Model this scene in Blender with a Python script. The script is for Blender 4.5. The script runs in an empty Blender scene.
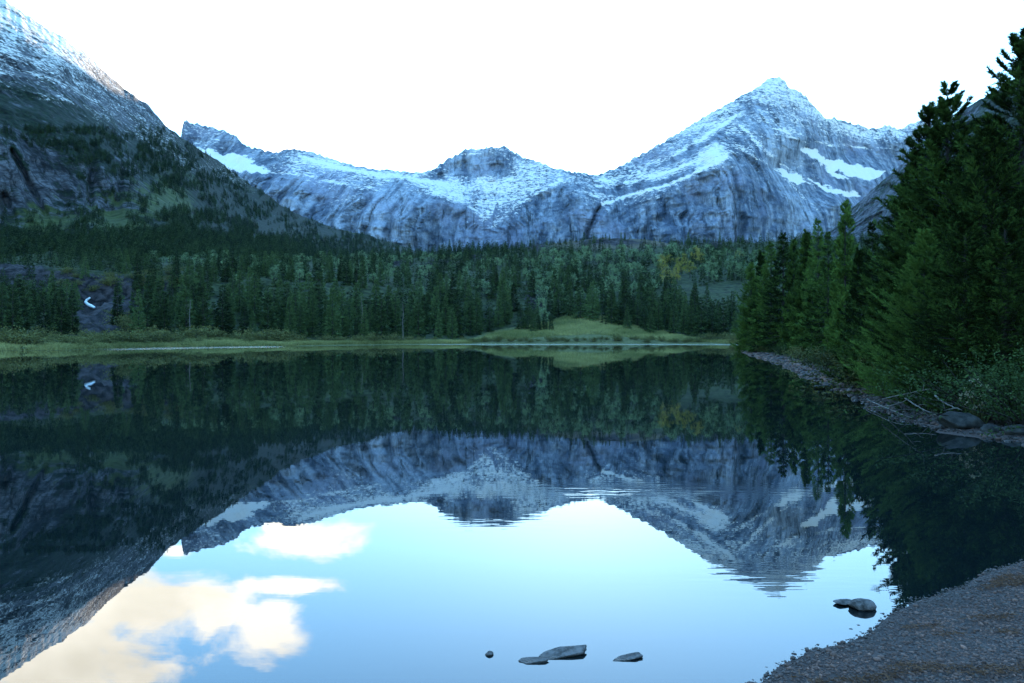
import bpy, math, random
import numpy as np

random.seed(7)
RNG = np.random.default_rng(11)
SC = bpy.context.scene
COL = SC.collection
F = 796.0          # focal length in pixels of the 1024 px frame (28 mm on 36 mm)
CX, HY = 512.0, 337.0
EYE = 2.0          # camera height above the lake

# ------------------------------------------------------------------ helpers
def to_world(px, py, D):
    px = np.asarray(px, float); py = np.asarray(py, float); D = np.asarray(D, float)
    return np.stack(np.broadcast_arrays((px - CX) / F * D, D, EYE + (HY - py) / F * D), -1)

def on_water(px, py):
    D = EYE * F / (py - HY)
    return ((px - CX) / F * D, D)

def _hash(ix, iy, iz, seed):
    with np.errstate(over='ignore'):
        h = (ix.astype(np.int64).astype(np.uint32) * np.uint32(374761393)
             + iy.astype(np.int64).astype(np.uint32) * np.uint32(668265263)
             + iz.astype(np.int64).astype(np.uint32) * np.uint32(2147483647 - 59)
             + np.uint32(seed) * np.uint32(974711))
        h = (h ^ (h >> np.uint32(13))) * np.uint32(1274126177)
        h = (h ^ (h >> np.uint32(16))) * np.uint32(2246822519)
        h = h ^ (h >> np.uint32(15))
    return h.astype(np.float64) / 4294967295.0

def vnoise(x, y, z=0.0, seed=0):
    x, y, z = np.broadcast_arrays(np.asarray(x, float), np.asarray(y, float), np.asarray(z, float))
    ix, iy, iz = np.floor(x), np.floor(y), np.floor(z)
    fx, fy, fz = x - ix, y - iy, z - iz
    s = lambda t: t * t * t * (t * (t * 6 - 15) + 10)
    fx, fy, fz = s(fx), s(fy), s(fz)
    r = 0
    for a in (0, 1):
        for b in (0, 1):
            for c in (0, 1):
                w = (fx if a else 1 - fx) * (fy if b else 1 - fy) * (fz if c else 1 - fz)
                r = r + w * _hash(ix + a, iy + b, iz + c, seed)
    return r * 2 - 1

def fbm(x, y, z=0.0, seed=0, octv=5, gain=0.5, lac=2.03):
    r, a, f = 0, 1.0, 1.0
    for o in range(octv):
        r = r + a * vnoise(np.asarray(x) * f, np.asarray(y) * f, np.asarray(z) * f, seed + o * 17)
        a *= gain; f *= lac
    return r

def ridged(x, y, z=0.0, seed=0, octv=4, gain=0.5, lac=2.1):
    r, a, f = 0, 1.0, 1.0
    for o in range(octv):
        r = r + a * (1 - 2 * np.abs(vnoise(np.asarray(x) * f, np.asarray(y) * f, np.asarray(z) * f, seed + o * 31)))
        a *= gain; f *= lac
    return r

def rbf(ctrl):
    """Interpolator through scattered (px, py, value) points, kernel r plus a plane."""
    c = np.array(ctrl, float); n = len(c)
    P = c[:, :2] / 100.0
    K = np.linalg.norm(P[:, None] - P[None], axis=-1)
    A = np.zeros((n + 3, n + 3)); A[:n, :n] = K
    A[:n, n] = 1; A[:n, n + 1:] = P; A[n, :n] = 1; A[n + 1:, :n] = P.T
    sol = np.linalg.solve(A, np.concatenate([c[:, 2], np.zeros(3)]))
    def f(px, py):
        q = np.stack(np.broadcast_arrays(px, py), -1).reshape(-1, 2) / 100.0
        out = np.empty(len(q))
        for i in range(0, len(q), 20000):
            b = q[i:i + 20000]
            out[i:i + 20000] = np.linalg.norm(b[:, None] - P[None], axis=-1) @ sol[:n] + sol[n] + b @ sol[n + 1:]
        return out.reshape(np.broadcast(px, py).shape)
    return f

def poly_mask(px, py, poly, soft=2.0):
    """About 1 inside the outline, 0 outside, with a soft edge in the same units."""
    q = np.array(poly, float); x, y = np.broadcast_arrays(np.asarray(px, float), np.asarray(py, float))
    return np.clip(-sdf(x, y, q) / soft * 0.5 + 0.5, 0, 1)

def sdf(x, y, q, closed=True):
    """Signed distance to a polygon: negative inside."""
    shp = x.shape; x = x.ravel(); y = y.ravel()
    d = np.full(x.shape, 1e18); inside = np.zeros(x.shape, bool)
    n = len(q)
    for i in range(n):
        ax, ay = q[i]; bx, by = q[(i + 1) % n]
        ex, ey = bx - ax, by - ay
        t = np.clip(((x - ax) * ex + (y - ay) * ey) / max(ex * ex + ey * ey, 1e-12), 0, 1)
        d = np.minimum(d, (x - ax - t * ex) ** 2 + (y - ay - t * ey) ** 2)
        if ay != by:
            c = ((ay > y) != (by > y)) & (x < (bx - ax) * (y - ay) / (by - ay) + ax)
            inside ^= c
    d = np.sqrt(d); d[inside] *= -1
    return d.reshape(shp)

def sstep(a, b, x):
    t = np.clip((np.asarray(x, float) - a) / (b - a), 0, 1)
    return t * t * (3 - 2 * t)

def mesh_data(name, V, faces, mats, attrs=None, mat_idx=None, smooth=True):
    """faces: one (M,k) int array or a list of such arrays."""
    me = bpy.data.meshes.new(name)
    V = np.ascontiguousarray(np.asarray(V, np.float32).reshape(-1, 3))
    if isinstance(faces, np.ndarray): faces = [faces]
    faces = [f for f in faces if len(f)]
    me.vertices.add(len(V)); me.vertices.foreach_set('co', V.ravel())
    loops = np.concatenate([f.ravel() for f in faces]).astype(np.int32)
    sizes = np.concatenate([np.full(len(f), f.shape[1]) for f in faces])
    starts = np.concatenate([[0], np.cumsum(sizes)[:-1]]).astype(np.int32)
    me.loops.add(len(loops)); me.loops.foreach_set('vertex_index', loops)
    me.polygons.add(len(starts)); me.polygons.foreach_set('loop_start', starts)
    if smooth: me.polygons.foreach_set('use_smooth', np.ones(len(starts), bool))
    for m in (mats if isinstance(mats, (list, tuple)) else [mats]): me.materials.append(m)
    if mat_idx is not None: me.polygons.foreach_set('material_index', np.asarray(mat_idx, np.int32))
    me.update(calc_edges=True)
    for k, a in (attrs or {}).items():
        at = me.attributes.new(k, 'FLOAT', 'POINT')
        at.data.foreach_set('value', np.ascontiguousarray(np.asarray(a, np.float32).ravel()))
    return me

def link(name, me, parent=None, loc=None):
    o = bpy.data.objects.new(name, me); COL.objects.link(o)
    if parent is not None: o.parent = parent
    if loc is not None: o.location = loc
    return o

def tag(o, label, cat, group=None):
    o['label'] = label; o['category'] = cat
    if group: o['group'] = group
    return o

def structure(o, label=None):
    o['kind'] = 'structure'
    if label: o['label'] = label
    return o

def stuff(o, label, cat=None):
    o['kind'] = 'stuff'; o['label'] = label
    if cat: o['category'] = cat
    return o

def grid_faces(nr, nc):
    i = np.arange(nr * nc).reshape(nr, nc)
    return np.stack([i[:-1, :-1], i[:-1, 1:], i[1:, 1:], i[1:, :-1]], -1).reshape(-1, 4)

# ------------------------------------------------------------------ node helpers
class NT:
    def __init__(self, name):
        self.m = bpy.data.materials.new(name); self.m.use_nodes = True
        self.t = self.m.node_tree; self.t.nodes.clear()
        self.out = self.t.nodes.new('ShaderNodeOutputMaterial')
    def n(self, typ, **kw):
        x = self.t.nodes.new(typ)
        for k, v in kw.items(): setattr(x, k, v)
        return x
    def set(self, sock, v):
        if hasattr(v, 'is_output') or isinstance(v, bpy.types.NodeSocket): self.t.links.new(v, sock)
        else:
            if isinstance(v, (tuple, list)) and len(v) == 3 and sock.type == 'RGBA': v = (*v, 1)
            sock.default_value = v
    def math(self, op, a, b=0.0, c=0.0, clamp=False):
        x = self.n('ShaderNodeMath', operation=op, use_clamp=clamp)
        self.set(x.inputs[0], a); self.set(x.inputs[1], b); self.set(x.inputs[2], c)
        return x.outputs[0]
    def ramp(self, v, a, b, to0=0.0, to1=1.0, smooth=True):
        x = self.n('ShaderNodeMapRange', interpolation_type='SMOOTHSTEP' if smooth else 'LINEAR')
        self.set(x.inputs[0], v); self.set(x.inputs[1], a); self.set(x.inputs[2], b); self.set(x.inputs[3], to0); self.set(x.inputs[4], to1)
        return x.outputs[0]
    def mix(self, f, a, b, blend='MIX'):
        x = self.n('ShaderNodeMix', data_type='RGBA', blend_type=blend)
        self.set(x.inputs[0], f); self.set(x.inputs[6], a); self.set(x.inputs[7], b)
        return x.outputs[2]
    def attr(self, name):
        return self.n('ShaderNodeAttribute', attribute_name=name).outputs['Fac']
    def pos(self, scale=(1, 1, 1), rot=(0, 0, 0)):
        g = self.n('ShaderNodeNewGeometry')
        m = self.n('ShaderNodeMapping'); self.set(m.inputs[0], g.outputs['Position'])
        m.inputs['Scale'].default_value = scale; m.inputs['Rotation'].default_value = rot
        return m.outputs[0]
    def noise(self, vec, scale, detail=4.0, rough=0.55, dist=0.0):
        x = self.n('ShaderNodeTexNoise'); self.set(x.inputs['Vector'], vec)
        x.inputs['Scale'].default_value = scale; x.inputs['Detail'].default_value = detail
        x.inputs['Roughness'].default_value = rough; x.inputs['Distortion'].default_value = dist
        return x.outputs[0]
    def principled(self, color, rough=0.8, spec=0.3, normal=None, **kw):
        p = self.n('ShaderNodeBsdfPrincipled')
        self.set(p.inputs['Base Color'], color); self.set(p.inputs['Roughness'], rough)
        self.set(p.inputs['Specular IOR Level'], spec)
        if normal is not None: self.set(p.inputs['Normal'], normal)
        for k, v in kw.items(): self.set(p.inputs[k], v)
        self.t.links.new(p.outputs[0], self.out.inputs[0])
        return p
    def bump(self, h, strength, dist):
        b = self.n('ShaderNodeBump'); self.set(b.inputs['Height'], h)
        b.inputs['Strength'].default_value = strength; b.inputs['Distance'].default_value = dist
        return b.outputs[0]

# ------------------------------------------------------------------ camera
cam = bpy.data.cameras.new('camera'); cam.lens = 28.0; cam.sensor_width = 36.0
cam.clip_start = 0.1; cam.clip_end = 30000.0
cam.shift_y = -(341.5 - HY) / 1024.0
cam_o = bpy.data.objects.new('camera', cam); COL.objects.link(cam_o)
cam_o.location = (0, 0, EYE); cam_o.rotation_euler = (math.pi / 2, 0, 0)
SC.camera = cam_o

# ------------------------------------------------------------------ light: clear sky, sun low behind the range
SUN_EL, SUN_AZ = 10.2, 5.0      # azimuth from the viewing direction, negative = left
EXPOSURE = 2.75
HAZE = 0.9e-5
w = bpy.data.worlds.new('World'); SC.world = w; w.use_nodes = True
wt = w.node_tree; wt.nodes.clear()
class WNT(NT):
    def __init__(self): self.t = wt
W = WNT()
sky = W.n('ShaderNodeTexSky', sky_type='NISHITA', sun_disc=False)
sky.sun_elevation = math.radians(SUN_EL); sky.sun_rotation = math.radians(SUN_AZ)
sky.altitude = 1500; sky.air_density = 1.0; sky.dust_density = 0.25; sky.ozone_density = 2.5
tc = W.n('ShaderNodeTexCoord')
sep = W.n('ShaderNodeSeparateXYZ'); W.set(sep.inputs[0], tc.outputs['Generated'])
dx, dy, dz = sep.outputs
# clouds: puffs placed by direction (u = x/y, v = z/y) low over the left mountain
dyc = W.math('MAXIMUM', dy, 0.05)
u = W.math('DIVIDE', dx, dyc); v = W.math('DIVIDE', dz, dyc)
comb = W.n('ShaderNodeCombineXYZ'); W.set(comb.inputs[0], u); W.set(comb.inputs[1], W.math('MULTIPLY', v, 1.7)); 
cn = W.noise(comb.outputs[0], 9.0, 8.0, 0.58, 0.3)
cn2 = W.noise(comb.outputs[0], 4.0, 4.0, 0.5)
dens = None
for (px, py, ru, rv) in ((150, 62, .20, .060), (60, 20, .17, .10), (285, 88, .085, .016), (262, 48, .07, .045), (205, 62, .09, .05), (300, 134, .085, .030),
                         (285, 146, .05, .018), (178, 122, .03, .012), (-120, 60, .2, .1)):
    a = W.math('DIVIDE', W.math('SUBTRACT', u, (px - CX) / F), ru)
    b = W.math('DIVIDE', W.math('SUBTRACT', v, (HY - py) / F), rv)
    d2 = W.math('ADD', W.math('MULTIPLY', a, a), W.math('MULTIPLY', b, b))
    e = W.math('SUBTRACT', 1.0, W.math('SQRT', d2))
    dens = e if dens is None else W.math('MAXIMUM', dens, e)
dens = W.math('ADD', W.math('MAXIMUM', dens, -1.0), W.math('MULTIPLY', W.math('SUBTRACT', cn, 0.5), 2.4))
cl = W.ramp(dens, -0.02, 0.60)
cl = W.math('MULTIPLY', cl, W.ramp(dy, 0.2, 0.4))
hs = W.mix(1.0, sky.outputs[0], W.mix(W.ramp(dz, 0.40, 0.60), W.mix(W.ramp(dz, 0.10, 0.40), (0.70, 0.82, 0.76), (1.02, 1.26, 1.24)), (1.40, 1.90, 1.80)), 'MULTIPLY')
ccol = W.mix(W.ramp(cn2, 0.35, 0.65), (4.6, 4.35, 3.6), (6.8, 6.5, 5.7))
fin = W.mix(cl, hs, ccol)
bg = W.n('ShaderNodeBackground'); W.set(bg.inputs[0], fin); bg.inputs[1].default_value = 0.13
wo = W.n('ShaderNodeOutputWorld'); wt.links.new(bg.outputs[0], wo.inputs[0])

sun = bpy.data.lights.new('sun', 'SUN'); sun.energy = 3.2; sun.angle = math.radians(0.5); sun.color = (1.0, 0.86, 0.68)
sun_o = bpy.data.objects.new('sun', sun); COL.objects.link(sun_o)
sun_o.rotation_euler = (math.radians(90 - SUN_EL), 0, math.radians(180 - SUN_AZ))
sun_o.location = (0, 0, 1400)

SC.view_settings.view_transform = 'Standard'; SC.view_settings.look = 'None'
SC.view_settings.exposure = EXPOSURE; SC.view_settings.gamma = 1.0
SC.cycles.use_denoising = True; SC.cycles.max_bounces = 5; SC.cycles.diffuse_bounces = 2; SC.cycles.glossy_bounces = 3
SC.cycles.transparent_max_bounces = 4; SC.cycles.volume_bounces = 0; SC.cycles.caustics_reflective = False

# ------------------------------------------------------------------ materials
def mountain_material(name, rock_a, rock_b, unit, veg=(0.030, 0.042, 0.022), grass=(0.10, 0.11, 0.035), warm=None, strata=1.0, bump=1.0, snow_col=(0.66, 0.61, 0.57), face=0.0, tallz=0.12, joints=1.0):
    """Layered rock with ledge snow, scrub and grass; 'unit' is the size of the small relief in metres."""
    M = NT(name)
    def spread(n, k): return M.math('ADD', M.math('MULTIPLY', M.math('SUBTRACT', n, 0.5), k), 0.5)
    u_ = 1 / unit
    vr = M.n('ShaderNodeVectorRotate', rotation_type='Z_AXIS'); M.set(vr.inputs['Vector'], M.n('ShaderNodeNewGeometry').outputs['Position']); vr.inputs['Angle'].default_value = face
    def wall(sx, sy, sz, tilt=0.0):      # coordinates along the wall, through it and up it
        m = M.n('ShaderNodeMapping'); M.set(m.inputs[0], vr.outputs[0]); m.inputs['Scale'].default_value = (sx * u_, sy * u_, sz * u_)
        r = M.n('ShaderNodeVectorRotate', rotation_type='Y_AXIS'); M.set(r.inputs['Vector'], m.outputs[0]); r.inputs['Angle'].default_value = tilt
        return r.outputs[0]
    iso = wall(1, 0.22, 1); flat = wall(0.75, 0.25, 1.5, 0.12); tall = wall(1, 0.12, tallz, 0.0); band = wall(0.2, 0.05, 2.2, 0.05)
    streak = M.noise(tall, 0.30, 6, 0.68); wide = M.noise(tall, 0.055, 4, 0.6); beds = M.noise(band, 0.35, 4, 0.65)
    blotch = M.noise(iso, 0.05, 4, 0.6); grit = M.noise(iso, 0.42, 6, 0.72); fine = M.noise(iso, 1.1, 3, 0.7)
    h = M.math('ADD', M.math('MULTIPLY', M.noise(iso, 0.30, 3, 0.5), 0.8), M.math('ADD', M.math('MULTIPLY', M.noise(tall, 0.30, 3, 0.5), 1.0), M.math('MULTIPLY', M.noise(band, 0.35, 2, 0.5), 0.25 * strata)))
    nrm = M.bump(h, bump, unit * 1.3)
    tone = M.math('ADD', M.math('MULTIPLY', spread(streak, 3.0), 0.42), M.math('ADD', M.math('MULTIPLY', spread(wide, 3.0), 0.30), M.math('ADD', M.math('MULTIPLY', spread(beds, 2.6), 0.16 * strata), M.math('MULTIPLY', spread(grit, 3.4), 0.30))))
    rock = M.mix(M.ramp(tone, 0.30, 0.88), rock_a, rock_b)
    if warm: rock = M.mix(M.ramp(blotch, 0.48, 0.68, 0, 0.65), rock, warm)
    cracks = M.math('MULTIPLY', M.ramp(M.noise(tall, 0.42, 4, 0.75), 0.32, 0.46, 0.22, 1.0), M.ramp(M.noise(band, 0.8, 3, 0.7), 0.28, 0.42, 1.0 - 0.45 * strata, 1.0))
    vo = M.n('ShaderNodeTexVoronoi', feature='DISTANCE_TO_EDGE'); M.set(vo.inputs['Vector'], wall(0.9, 0.15, 0.5)); vo.inputs['Scale'].default_value = 0.33
    vo2 = M.n('ShaderNodeTexVoronoi', feature='DISTANCE_TO_EDGE'); M.set(vo2.inputs['Vector'], wall(1.0, 0.15, 1.5)); vo2.inputs['Scale'].default_value = 0.8
    cracks = M.math('MULTIPLY', cracks, M.math('MULTIPLY', M.ramp(vo.outputs[0], 0.0, 0.10, 1 - 0.6 * joints, 1.0), M.ramp(vo2.outputs[0], 0.0, 0.12, 1 - 0.5 * joints, 1.0)))
    cc = M.n('ShaderNodeCombineColor')
    for i in range(3): M.set(cc.inputs[i], cracks)
    rock = M.mix(1.0, rock, cc.outputs[0], 'MULTIPLY')
    # scrub and grass
    vn = spread(M.math('ADD', M.math('MULTIPLY', M.noise(iso, 0.14, 6, 0.72), 0.6), M.math('MULTIPLY', grit, 0.4)), 2.6)
    vegc = M.mix(M.ramp(fine, 0.40, 0.62), tuple(c * 0.45 for c in veg), tuple(c * 1.7 for c in veg))
    col = M.mix(M.ramp(M.math('SUBTRACT', M.attr('veg'), vn), -0.08, 0.08), rock, vegc)
    gn = spread(M.math('ADD', M.math('MULTIPLY', M.noise(iso, 0.11, 6, 0.7), 0.65), M.math('MULTIPLY', grit, 0.35)), 2.4)
    grc = M.mix(M.ramp(grit, 0.3, 0.7), tuple(c * 0.45 for c in grass), grass)
    col = M.mix(M.ramp(M.math('SUBTRACT', M.attr('grass'), gn), -0.10, 0.10), col, grc)
    # snow dusting: speckled on the ledges, closed where it lies deep
    g = M.n('ShaderNodeNewGeometry'); sp = M.n('ShaderNodeSeparateXYZ'); M.set(sp.inputs[0], nrm)
    sn = spread(M.math('ADD', M.math('MULTIPLY', M.noise(flat, 0.9, 5, 0.75), 0.62), M.math('ADD', M.math('MULTIPLY', beds, 0.15), M.math('MULTIPLY', M.noise(flat, 0.10, 4, 0.65), 0.25))), 3.6)
    s = M.math('ADD', M.attr('snow'), M.math('MULTIPLY', M.math('SUBTRACT', sp.outputs[2], 0.45), 0.26))
    sm = M.ramp(M.math('SUBTRACT', s, sn), -0.12, 0.16)
    col = M.mix(sm, col, snow_col)
    M.principled(col, 0.9, 0.15, nrm)
    return M.m

def foliage_material(name, dark, light, autumn=None, var=0.35):
    M = NT(name)
    oi = M.n('ShaderNodeObjectInfo')
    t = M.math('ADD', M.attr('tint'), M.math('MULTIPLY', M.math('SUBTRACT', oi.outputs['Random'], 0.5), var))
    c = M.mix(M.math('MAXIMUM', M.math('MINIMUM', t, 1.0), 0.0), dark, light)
    if autumn: c = M.mix(M.ramp(M.attr('tint'), 0.955, 0.99), c, autumn)
    p = M.principled(c, 0.8, 0.06)
    return M.m

def plain_material(name, a, b, scale, rough=0.85, bump=0.3, dist=0.02, spec=0.25, stretch=(1, 1, 1)):
    M = NT(name)
    tcn = M.n('ShaderNodeTexCoord'); mp = M.n('ShaderNodeMapping'); M.set(mp.inputs[0], tcn.outputs['Object']); mp.inputs['Scale'].default_value = stretch
    n1 = M.noise(mp.outputs[0], scale, 6, 0.65)
    c = M.mix(M.ramp(n1, 0.3, 0.7), a, b)
    M.principled(c, rough, spec, M.bump(n1, bump, dist))
    return M.m

MAT = {}
MAT['far'] = mountain_material('snowy_rock', (0.048, 0.066, 0.104), (0.305, 0.340, 0.405), 11.0, warm=(0.205, 0.215, 0.290), strata=0.6, face=0.0, joints=0.35)  # part of the distant air's blue is mixed into these rock colours
MAT['left'] = mountain_material('cliff_rock', (0.006, 0.007, 0.009), (0.118, 0.118, 0.132), 3.0, tallz=0.30, bump=0.7, veg=(0.007, 0.0135, 0.006), grass=(0.060, 0.078, 0.022), strata=1.0, face=math.radians(-71))
MAT['right'] = mountain_material('slope_rock', (0.055, 0.058, 0.075), (0.13, 0.135, 0.16), 4.0, veg=(0.022, 0.030, 0.022), face=math.radians(60))
MAT['conifer'] = foliage_material('conifer_needles', (0.007, 0.014, 0.006), (0.074, 0.122, 0.044), var=0.85)
MAT['pine'] = foliage_material('pine_needles', (0.006, 0.013, 0.003), (0.084, 0.150, 0.032), var=0.95)
MAT['leaf'] = foliage_material('broad_leaves', (0.075, 0.125, 0.070), (0.185, 0.265, 0.135), var=0.6)
MAT['yellow'] = foliage_material('autumn_leaves', (0.14, 0.15, 0.035), (0.28, 0.24, 0.06))
MAT['willow'] = foliage_material('willow_leaves', (0.055, 0.068, 0.026), (0.15, 0.15, 0.055))
MAT['shrub'] = foliage_material('shrub_leaves', (0.014, 0.026, 0.010), (0.046, 0.080, 0.026))
MAT['juniper'] = foliage_material('juniper_needles', (0.022, 0.030, 0.012), (0.075, 0.075, 0.024))
MAT['grass'] = foliage_material('meadow_grass', (0.105, 0.125, 0.044), (0.31, 0.30, 0.12))
MAT['bark'] = plain_material('bark', (0.010, 0.008, 0.007), (0.034, 0.029, 0.026), 6.0, stretch=(1, 1, 0.25))
MAT['dead'] = plain_material('dead_wood', (0.055, 0.052, 0.050), (0.17, 0.16, 0.15), 8.0, stretch=(1, 1, 0.3))
MAT['stone'] = plain_material('lake_stone', (0.010, 0.012, 0.013), (0.048, 0.050, 0.050), 5.0, bump=0.5, dist=0.03)
MAT['fall'] = plain_material('white_water', (0.45, 0.50, 0.55), (0.75, 0.78, 0.80), 2.0, rough=0.5)

# ------------------------------------------------------------------ far range
RIDGE = [(-250, 60), (0, 75), (100, 108), (150, 150), (176, 142), (181.5, 137), (183, 124), (184.5, 119), (192, 123), (203, 125), (212, 128), (221, 130), (232, 134), (240, 139), (243, 144), (247, 147),
         (256, 148), (265, 151), (280, 152), (285, 150), (292, 149), (303, 150), (315, 153), (325, 157), (335, 160), (345, 163), (355, 166),
         (365, 168), (375, 169), (400, 171), (414, 173), (425, 172), (435, 168), (445, 161), (455, 156), (463, 150), (472, 149), (480, 149),
         (490, 147), (497, 148), (502, 146), (507, 147), (513, 152), (521, 156), (532, 160), (543, 164), (553, 168), (565, 170), (580, 173),
         (590, 175), (597, 175), (606, 172), (620, 166), (640, 155), (660, 144), (680, 132), (700, 119), (715, 110), (730, 103), (742, 96),
         (752, 90), (760, 85), (766, 80), (772, 77), (779, 77), (785, 82), (788, 88), (792, 89), (798, 91), (804, 95), (808, 99), (813, 105),
         (819, 111), (823, 117), (830, 119), (834, 118), (840, 121), (846, 121), (852, 124), (860, 126), (868, 129), (876, 129), (880, 127), (888, 125),
         (893, 127), (898, 129), (905, 126), (915, 122), (930, 120), (980, 112), (1100, 95), (1300, 60), (1500, 50)]
DEPTH = [(-250, 280, 2700), (-250, 60, 3700), (0, 280, 2800), (100, 108, 3800), (150, 200, 3200), (184, 122, 3850), (200, 280, 3000), (400, 280, 3000), (600, 280, 3000), (500, 280, 3050), (690, 280, 2850), (720, 280, 2860),
         (800, 280, 3200), (850, 280, 3400), (950, 280, 3600), (1100, 280, 3500), (1500, 280, 3300), (1500, 50, 4800),
         (250, 174, 3150), (280, 178, 3170), (300, 181, 3200), (350, 184, 3200), (400, 190, 3180), (440, 200, 3200), (465, 212, 3330), (490, 225, 3400), (515, 215, 3300), (560, 203, 3230), (580, 192, 3240), (600, 198, 3250), (622, 205, 3260),
         (650, 190, 3150), (690, 172, 3120), (715, 160, 3100),
         (260, 164, 3480), (300, 166, 3500), (350, 176, 3480), (400, 179, 3450), (430, 185, 3480), (455, 190, 3600), (490, 194, 3680), (490, 208, 3520), (530, 184, 3600), (570, 182, 3480), (600, 184, 3500), (640, 174, 3480), (700, 157, 3330),
         (210, 146, 3780), (230, 134, 3950), (200, 140, 3850), (240, 166, 3520), (220, 151, 3780), (270, 158, 3650), (300, 151, 3850), (330, 160, 3800), (400, 172, 3800), (480, 178, 3820), (440, 176, 3780), (515, 176, 3800),
         (490, 148, 3930), (460, 155, 3930), (560, 170, 3800), (597, 176, 3720), (650, 165, 3600), (690, 143, 3600), (640, 156, 3900), (700, 120, 3950), (740, 98, 3950), (775, 77, 4000), (745, 122, 3650), (735, 140, 3450), (720, 150, 3250),
         (755, 150, 3350), (770, 175, 3280), (790, 200, 3230), (805, 222, 3280), (815, 235, 3240), (835, 205, 3350), (780, 150, 3480), (765, 115, 3720), (800, 140, 3650), (790, 172, 3560), (775, 168, 3520), (850, 163, 3980), (880, 175, 3950), (850, 181, 3780), (850, 197, 3720), (820, 190, 3620), (830, 150, 3900),
         (805, 148, 3760), (850, 150, 4150), (850, 138, 4200), (800, 112, 3930), (825, 120, 4080), (870, 129, 4350), (900, 130, 4450), (900, 142, 4330), (900, 162, 4280), (950, 125, 4550), (950, 200, 4000)]
SNOW = [(184, 125, .42), (210, 135, .45), (230, 145, .32), (240, 152, .35), (255, 156, .25), (270, 158, .35), (285, 153, .3), (290, 160, .6), (320, 161, .75), (300, 168, .55), (330, 172, .52), (350, 170, .6), (280, 172, .25), (380, 177, .5), (420, 178, .72), (440, 183, .8), (400, 186, .35),
        (300, 190, .20), (320, 200, .22), (350, 195, .28), (370, 210, .18), (400, 212, .10), (430, 210, .02), (330, 235, .06), (260, 190, .12), (390, 235, .06), (350, 225, .12),
        (490, 152, .48), (470, 155, .45), (500, 158, .34), (460, 166, .2), (500, 168, .18), (475, 172, .15), (440, 172, .30), (480, 180, .82), (455, 184, .82), (498, 186, .72), (510, 180, .6), (530, 166, .65), (545, 175, .6), (560, 173, .55), (500, 195, .6), (475, 192, .48), (480, 203, .58),
        (490, 214, .6), (458, 198, .6), (515, 200, .62), (535, 188, .66), (540, 200, .22), (560, 192, .25), (555, 183, .5), (450, 225, .0), (520, 225, .05), (560, 220, .0), (600, 220, .05), (590, 187, .55), (602, 195, .6), (580, 180, .5), (575, 200, .1),
        (597, 178, .55), (615, 180, .62), (640, 176, .62), (618, 189, .28), (640, 186, .30), (640, 193, .66), (610, 203, .5), (660, 168, .62), (680, 161, .60), (672, 178, .6), (655, 196, .35), (690, 173, .4), (715, 151, .95), (702, 157, .72), (690, 150, .28), (665, 161, .34), (645, 163, .5), (700, 125, .6),
        (680, 140, .62), (720, 125, .62), (720, 137, .42), (740, 108, .5), (735, 114, .7), (775, 84, .78), (770, 100, .58), (790, 103, .66), (760, 120, .48), (780, 130, .5), (800, 117, .62), (815, 120, .66), (830, 128, .66), (850, 131, .76), (870, 136, .74), (900, 136, .62), (840, 138, .5),
        (760, 140, .42), (745, 130, .40), (790, 150, .46), (820, 145, .36), (850, 150, .16), (880, 155, .12), (900, 160, .12), (850, 144, .30), (760, 158, .32), (735, 158, .30), (780, 180, .22), (810, 170, .36), (830, 190, .14), (860, 190, .16),
        (700, 200, .02), (660, 215, .0), (750, 200, .06), (720, 180, .12), (740, 170, .22), (760, 230, .05), (800, 215, .14), (700, 240, .0), (650, 240, 0), (830, 225, .12), (950, 130, .5), (950, 200, .1), (1500, 60, .5), (1500, 280, 0), (-250, 60, .5), (-250, 280, 0)]
GLACIERS = [[(200, 149), (209, 151), (220, 154), (228, 156), (234, 153), (243, 157), (255, 161), (249, 162), (258, 166), (270, 171), (262, 172.5), (240, 171), (232, 171), (214, 164)],
            [(801, 147), (808, 147), (817, 151), (823, 158), (830, 160), (838, 159), (846, 163), (860, 166), (875, 169), (886, 171), (880, 177), (868, 180), (850, 176), (845, 174), (836, 168), (834, 172), (848, 178), (838, 177), (828, 175), (829, 169), (815, 159), (803, 152)],
            [(777, 170), (783, 169), (789, 173), (795, 174), (802, 179), (804, 181), (797, 183), (789, 179)],
            [(808, 179), (816, 183), (828, 188), (842, 191), (858, 192), (858, 196), (845, 196), (826, 191)]]

def relief(px, py, base_z, kcliff, seed, scale):
    pass

def image_surface(ridge, bottom, depth, pxs, nrow, back=((250, -180), (1200, -900))):
    """Rows from the foot line up to the ridge, each column a fan of points with their own distance; then the far side."""
    rx, ry = np.array(ridge, float).T
    top = np.interp(pxs, rx, ry)
    bot = np.interp(pxs, *np.array(bottom, float).T)
    t = np.linspace(0, 1, nrow)[:, None]
    PY = bot[None] * (1 - t) + top[None] * t
    PX = np.broadcast_to(pxs[None], PY.shape).copy()
    D = rbf(depth)(PX, PY)
    return PX, PY, D, t

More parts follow.
